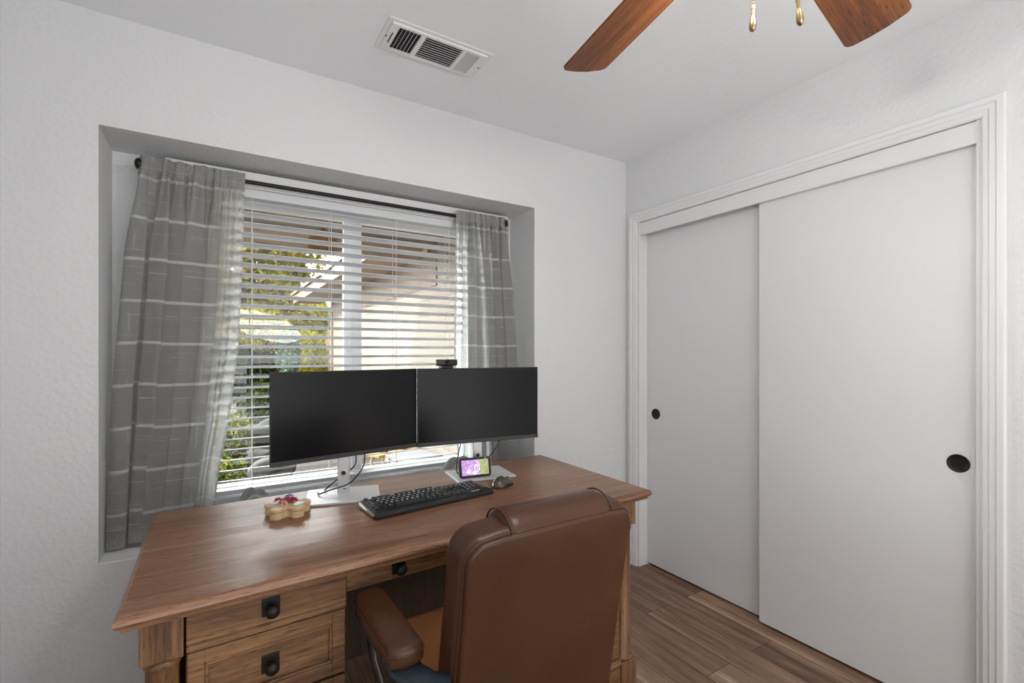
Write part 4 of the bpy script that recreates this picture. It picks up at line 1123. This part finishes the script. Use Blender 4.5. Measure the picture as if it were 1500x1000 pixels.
def shrub(name, label, cat, base, centre_z, rad, n, leaf, mat, seed, group=None, trunk=.04):
    t = thing(name, label, cat, base, 0, group)
    V, Fc = foliage(n, rad, leaf, seed)
    V[:, 2] += centre_z - base[2]
    V[:, 2] = np.maximum(V[:, 2], .01)
    mb = MB(); mb.v = [tuple(p) for p in V]; mb.f = Fc; mb.sm = [False] * len(Fc)
    mb.build('foliage', mat, t)
    top = centre_z - base[2]
    st_ = MB().tube([(0, 0, 0), (.03, .02, top * .5), (0, 0, top)], [trunk, trunk * .8, trunk * .5], 8)
    r = random.Random(seed)
    for k in range(5):
        a = r.uniform(0, 6.28); st_.tube([(0, 0, top * .6), (rad[0] * .35 * math.cos(a), rad[1] * .35 * math.sin(a), top + rad[2] * r.uniform(0, .5))], [trunk * .5, trunk * .2], 6)
    st_.build('stem', M['bark'], t)
    return t
def gp(px, D_): p = at(px, D_); return (p.x, p.y, GZ)
shrub('tree', 'tall olive-yellow tree beyond the patio, at the left of the window', 'tree', gp(352, 12.5), zat(385, 12.5), (1.85, 1.5, 1.55), 16000, .10, M['leaf_tree'], 3, trunk=.10)
shrub('tree', 'smaller yellow-green tree below the roof line, left of the house wing', 'tree', gp(452, 16.0), zat(462, 16.0), (.86, .8, .68), 5500, .075, M['leaf_yellow'], 5, trunk=.05)
shrub('shrub', 'dark green shrub at the left, seen past the curtain edge', 'shrub', gp(352, 11.3), zat(528, 11.3), (.86, .6, .80), 7000, .07, M['leaf_dark'], 8)
shrub('shrub', 'blue-green shrub in the middle of the garden', 'shrub', gp(424, 9.8), zat(520, 9.8), (.22, .25, .52), 2500, .042, M['leaf_blue'], 13, trunk=.02)
shrub('shrub', 'bright yellow-green shrub against the house corner trim', 'shrub', gp(458, 10.8), zat(528, 10.8), (.39, .4, .68), 4800, .044, M['leaf_yellow'], 17, trunk=.03)
shrub('shrub', 'low shrub with yellow tips near the curtain bottom', 'shrub', gp(338, 6.6), zat(640, 6.6), (.30, .3, .34), 1500, .034, M['leaf_low'], 19, trunk=.02)
shrub('shrub', 'low dark green shrub in front of the grey boulders', 'shrub', gp(322, 5.5), zat(705, 5.5), (.36, .32, .30), 2200, .028, M['leaf_low'], 23, trunk=.02)
shrub('shrub', 'mid green shrub behind the left monitor edge', 'shrub', gp(395, 8.4), zat(590, 8.4), (.50, .4, .36), 2400, .04, M['leaf_dark'], 29, trunk=.02)
shrub('shrub', 'sparse leafy shrub in front of the pale garden wall', 'shrub', gp(380, 10.3), zat(480, 10.3), (.62, .3, .50), 1300, .05, M['leaf_tree'], 31, trunk=.015)
def boulder(label, px, D_, r, seed, sc3):
    p = at(px, D_); bm = bmesh.new(); bmesh.ops.create_icosphere(bm, subdivisions=4, radius=1)
    rr_ = random.Random(seed); k = [(Vector((rr_.uniform(-1, 1), rr_.uniform(-1, 1), rr_.uniform(-1, 1))), rr_.uniform(.1, .25), rr_.uniform(2, 6)) for _ in range(6)]
    for v in bm.verts:
        d_ = v.co.copy(); f_ = 1 + sum(b_ * math.sin(c_ * d_.dot(a_)) for a_, b_, c_ in k) * .5
        v.co = Vector((d_.x * sc3[0], d_.y * sc3[1], d_.z * sc3[2])) * r * f_
    o = MB().addbm(bm, None, False).build('boulder', M['rock'])
    o.location = (p.x, p.y, GZ + r * sc3[2] * .7); return tag(o, label, 'rock', 'grey garden boulders')
boulder('large grey boulder behind the left monitor', 396, 7.4, .28, 1, (1.1, .9, .75))
boulder('smaller grey boulder left of the monitor stand', 392, 5.4, .22, 2, (1.1, .9, .7))
boulder('low grey boulder by the dark green shrub', 384, 6.2, .17, 3, (1.2, 1, .6))
# small yellow wooden plant stand with pots, seen under the monitors
p = at(576, 5.2)
ps = thing('plant_stand', 'yellow wooden plant stand outside, below the window', 'plant stand', (p.x, p.y, GZ), .3)
MB().box((-.26, -.12, .34), (.26, .12, .37), .004).build('shelf', M['yellow_wood'], ps)
for sx in (-.22, .22):
    for sy in (-.1, .1):
        MB().tube([(sx * 1.15, sy, 0), (sx * .85, sy, .34)], .016, 8).build('leg', M['yellow_wood'], ps)
    MB().tube([(sx * 1.1, -.1, .05), (-sx * .2, -.1, .33)], .012, 8).build('brace', M['yellow_wood'], ps)
for i, (dx, lab) in enumerate(((-.12, 'left terracotta pot on the yellow plant stand'), (.12, 'right terracotta pot on the yellow plant stand'))):
    tp_ = MB().lathe([(.05, 0), (.072, .12), (.080, .12), (.080, .145), (.066, .145), (.060, .11)], 20).build('flower_pot', M['terracotta'])
    tp_.location = (p.x + dx, p.y + .3 * dx, GZ + .3705); tag(tp_, lab, 'flower pot', 'terracotta pots')
p = at(606, 4.7)
gc = thing('garden_stool', 'grey slatted garden stool outside, below the right monitor', 'stool', (p.x, p.y, GZ), .2)
MB().box((-.2, -.2, .40), (.2, .2, .43), .004).build('seat', M['chair_grey'], gc)
for sx in (-.17, .17):
    for sy in (-.17, .17): MB().cyl((sx, sy, 0), (sx, sy, .40), .014).build('leg', M['chair_grey'], gc)
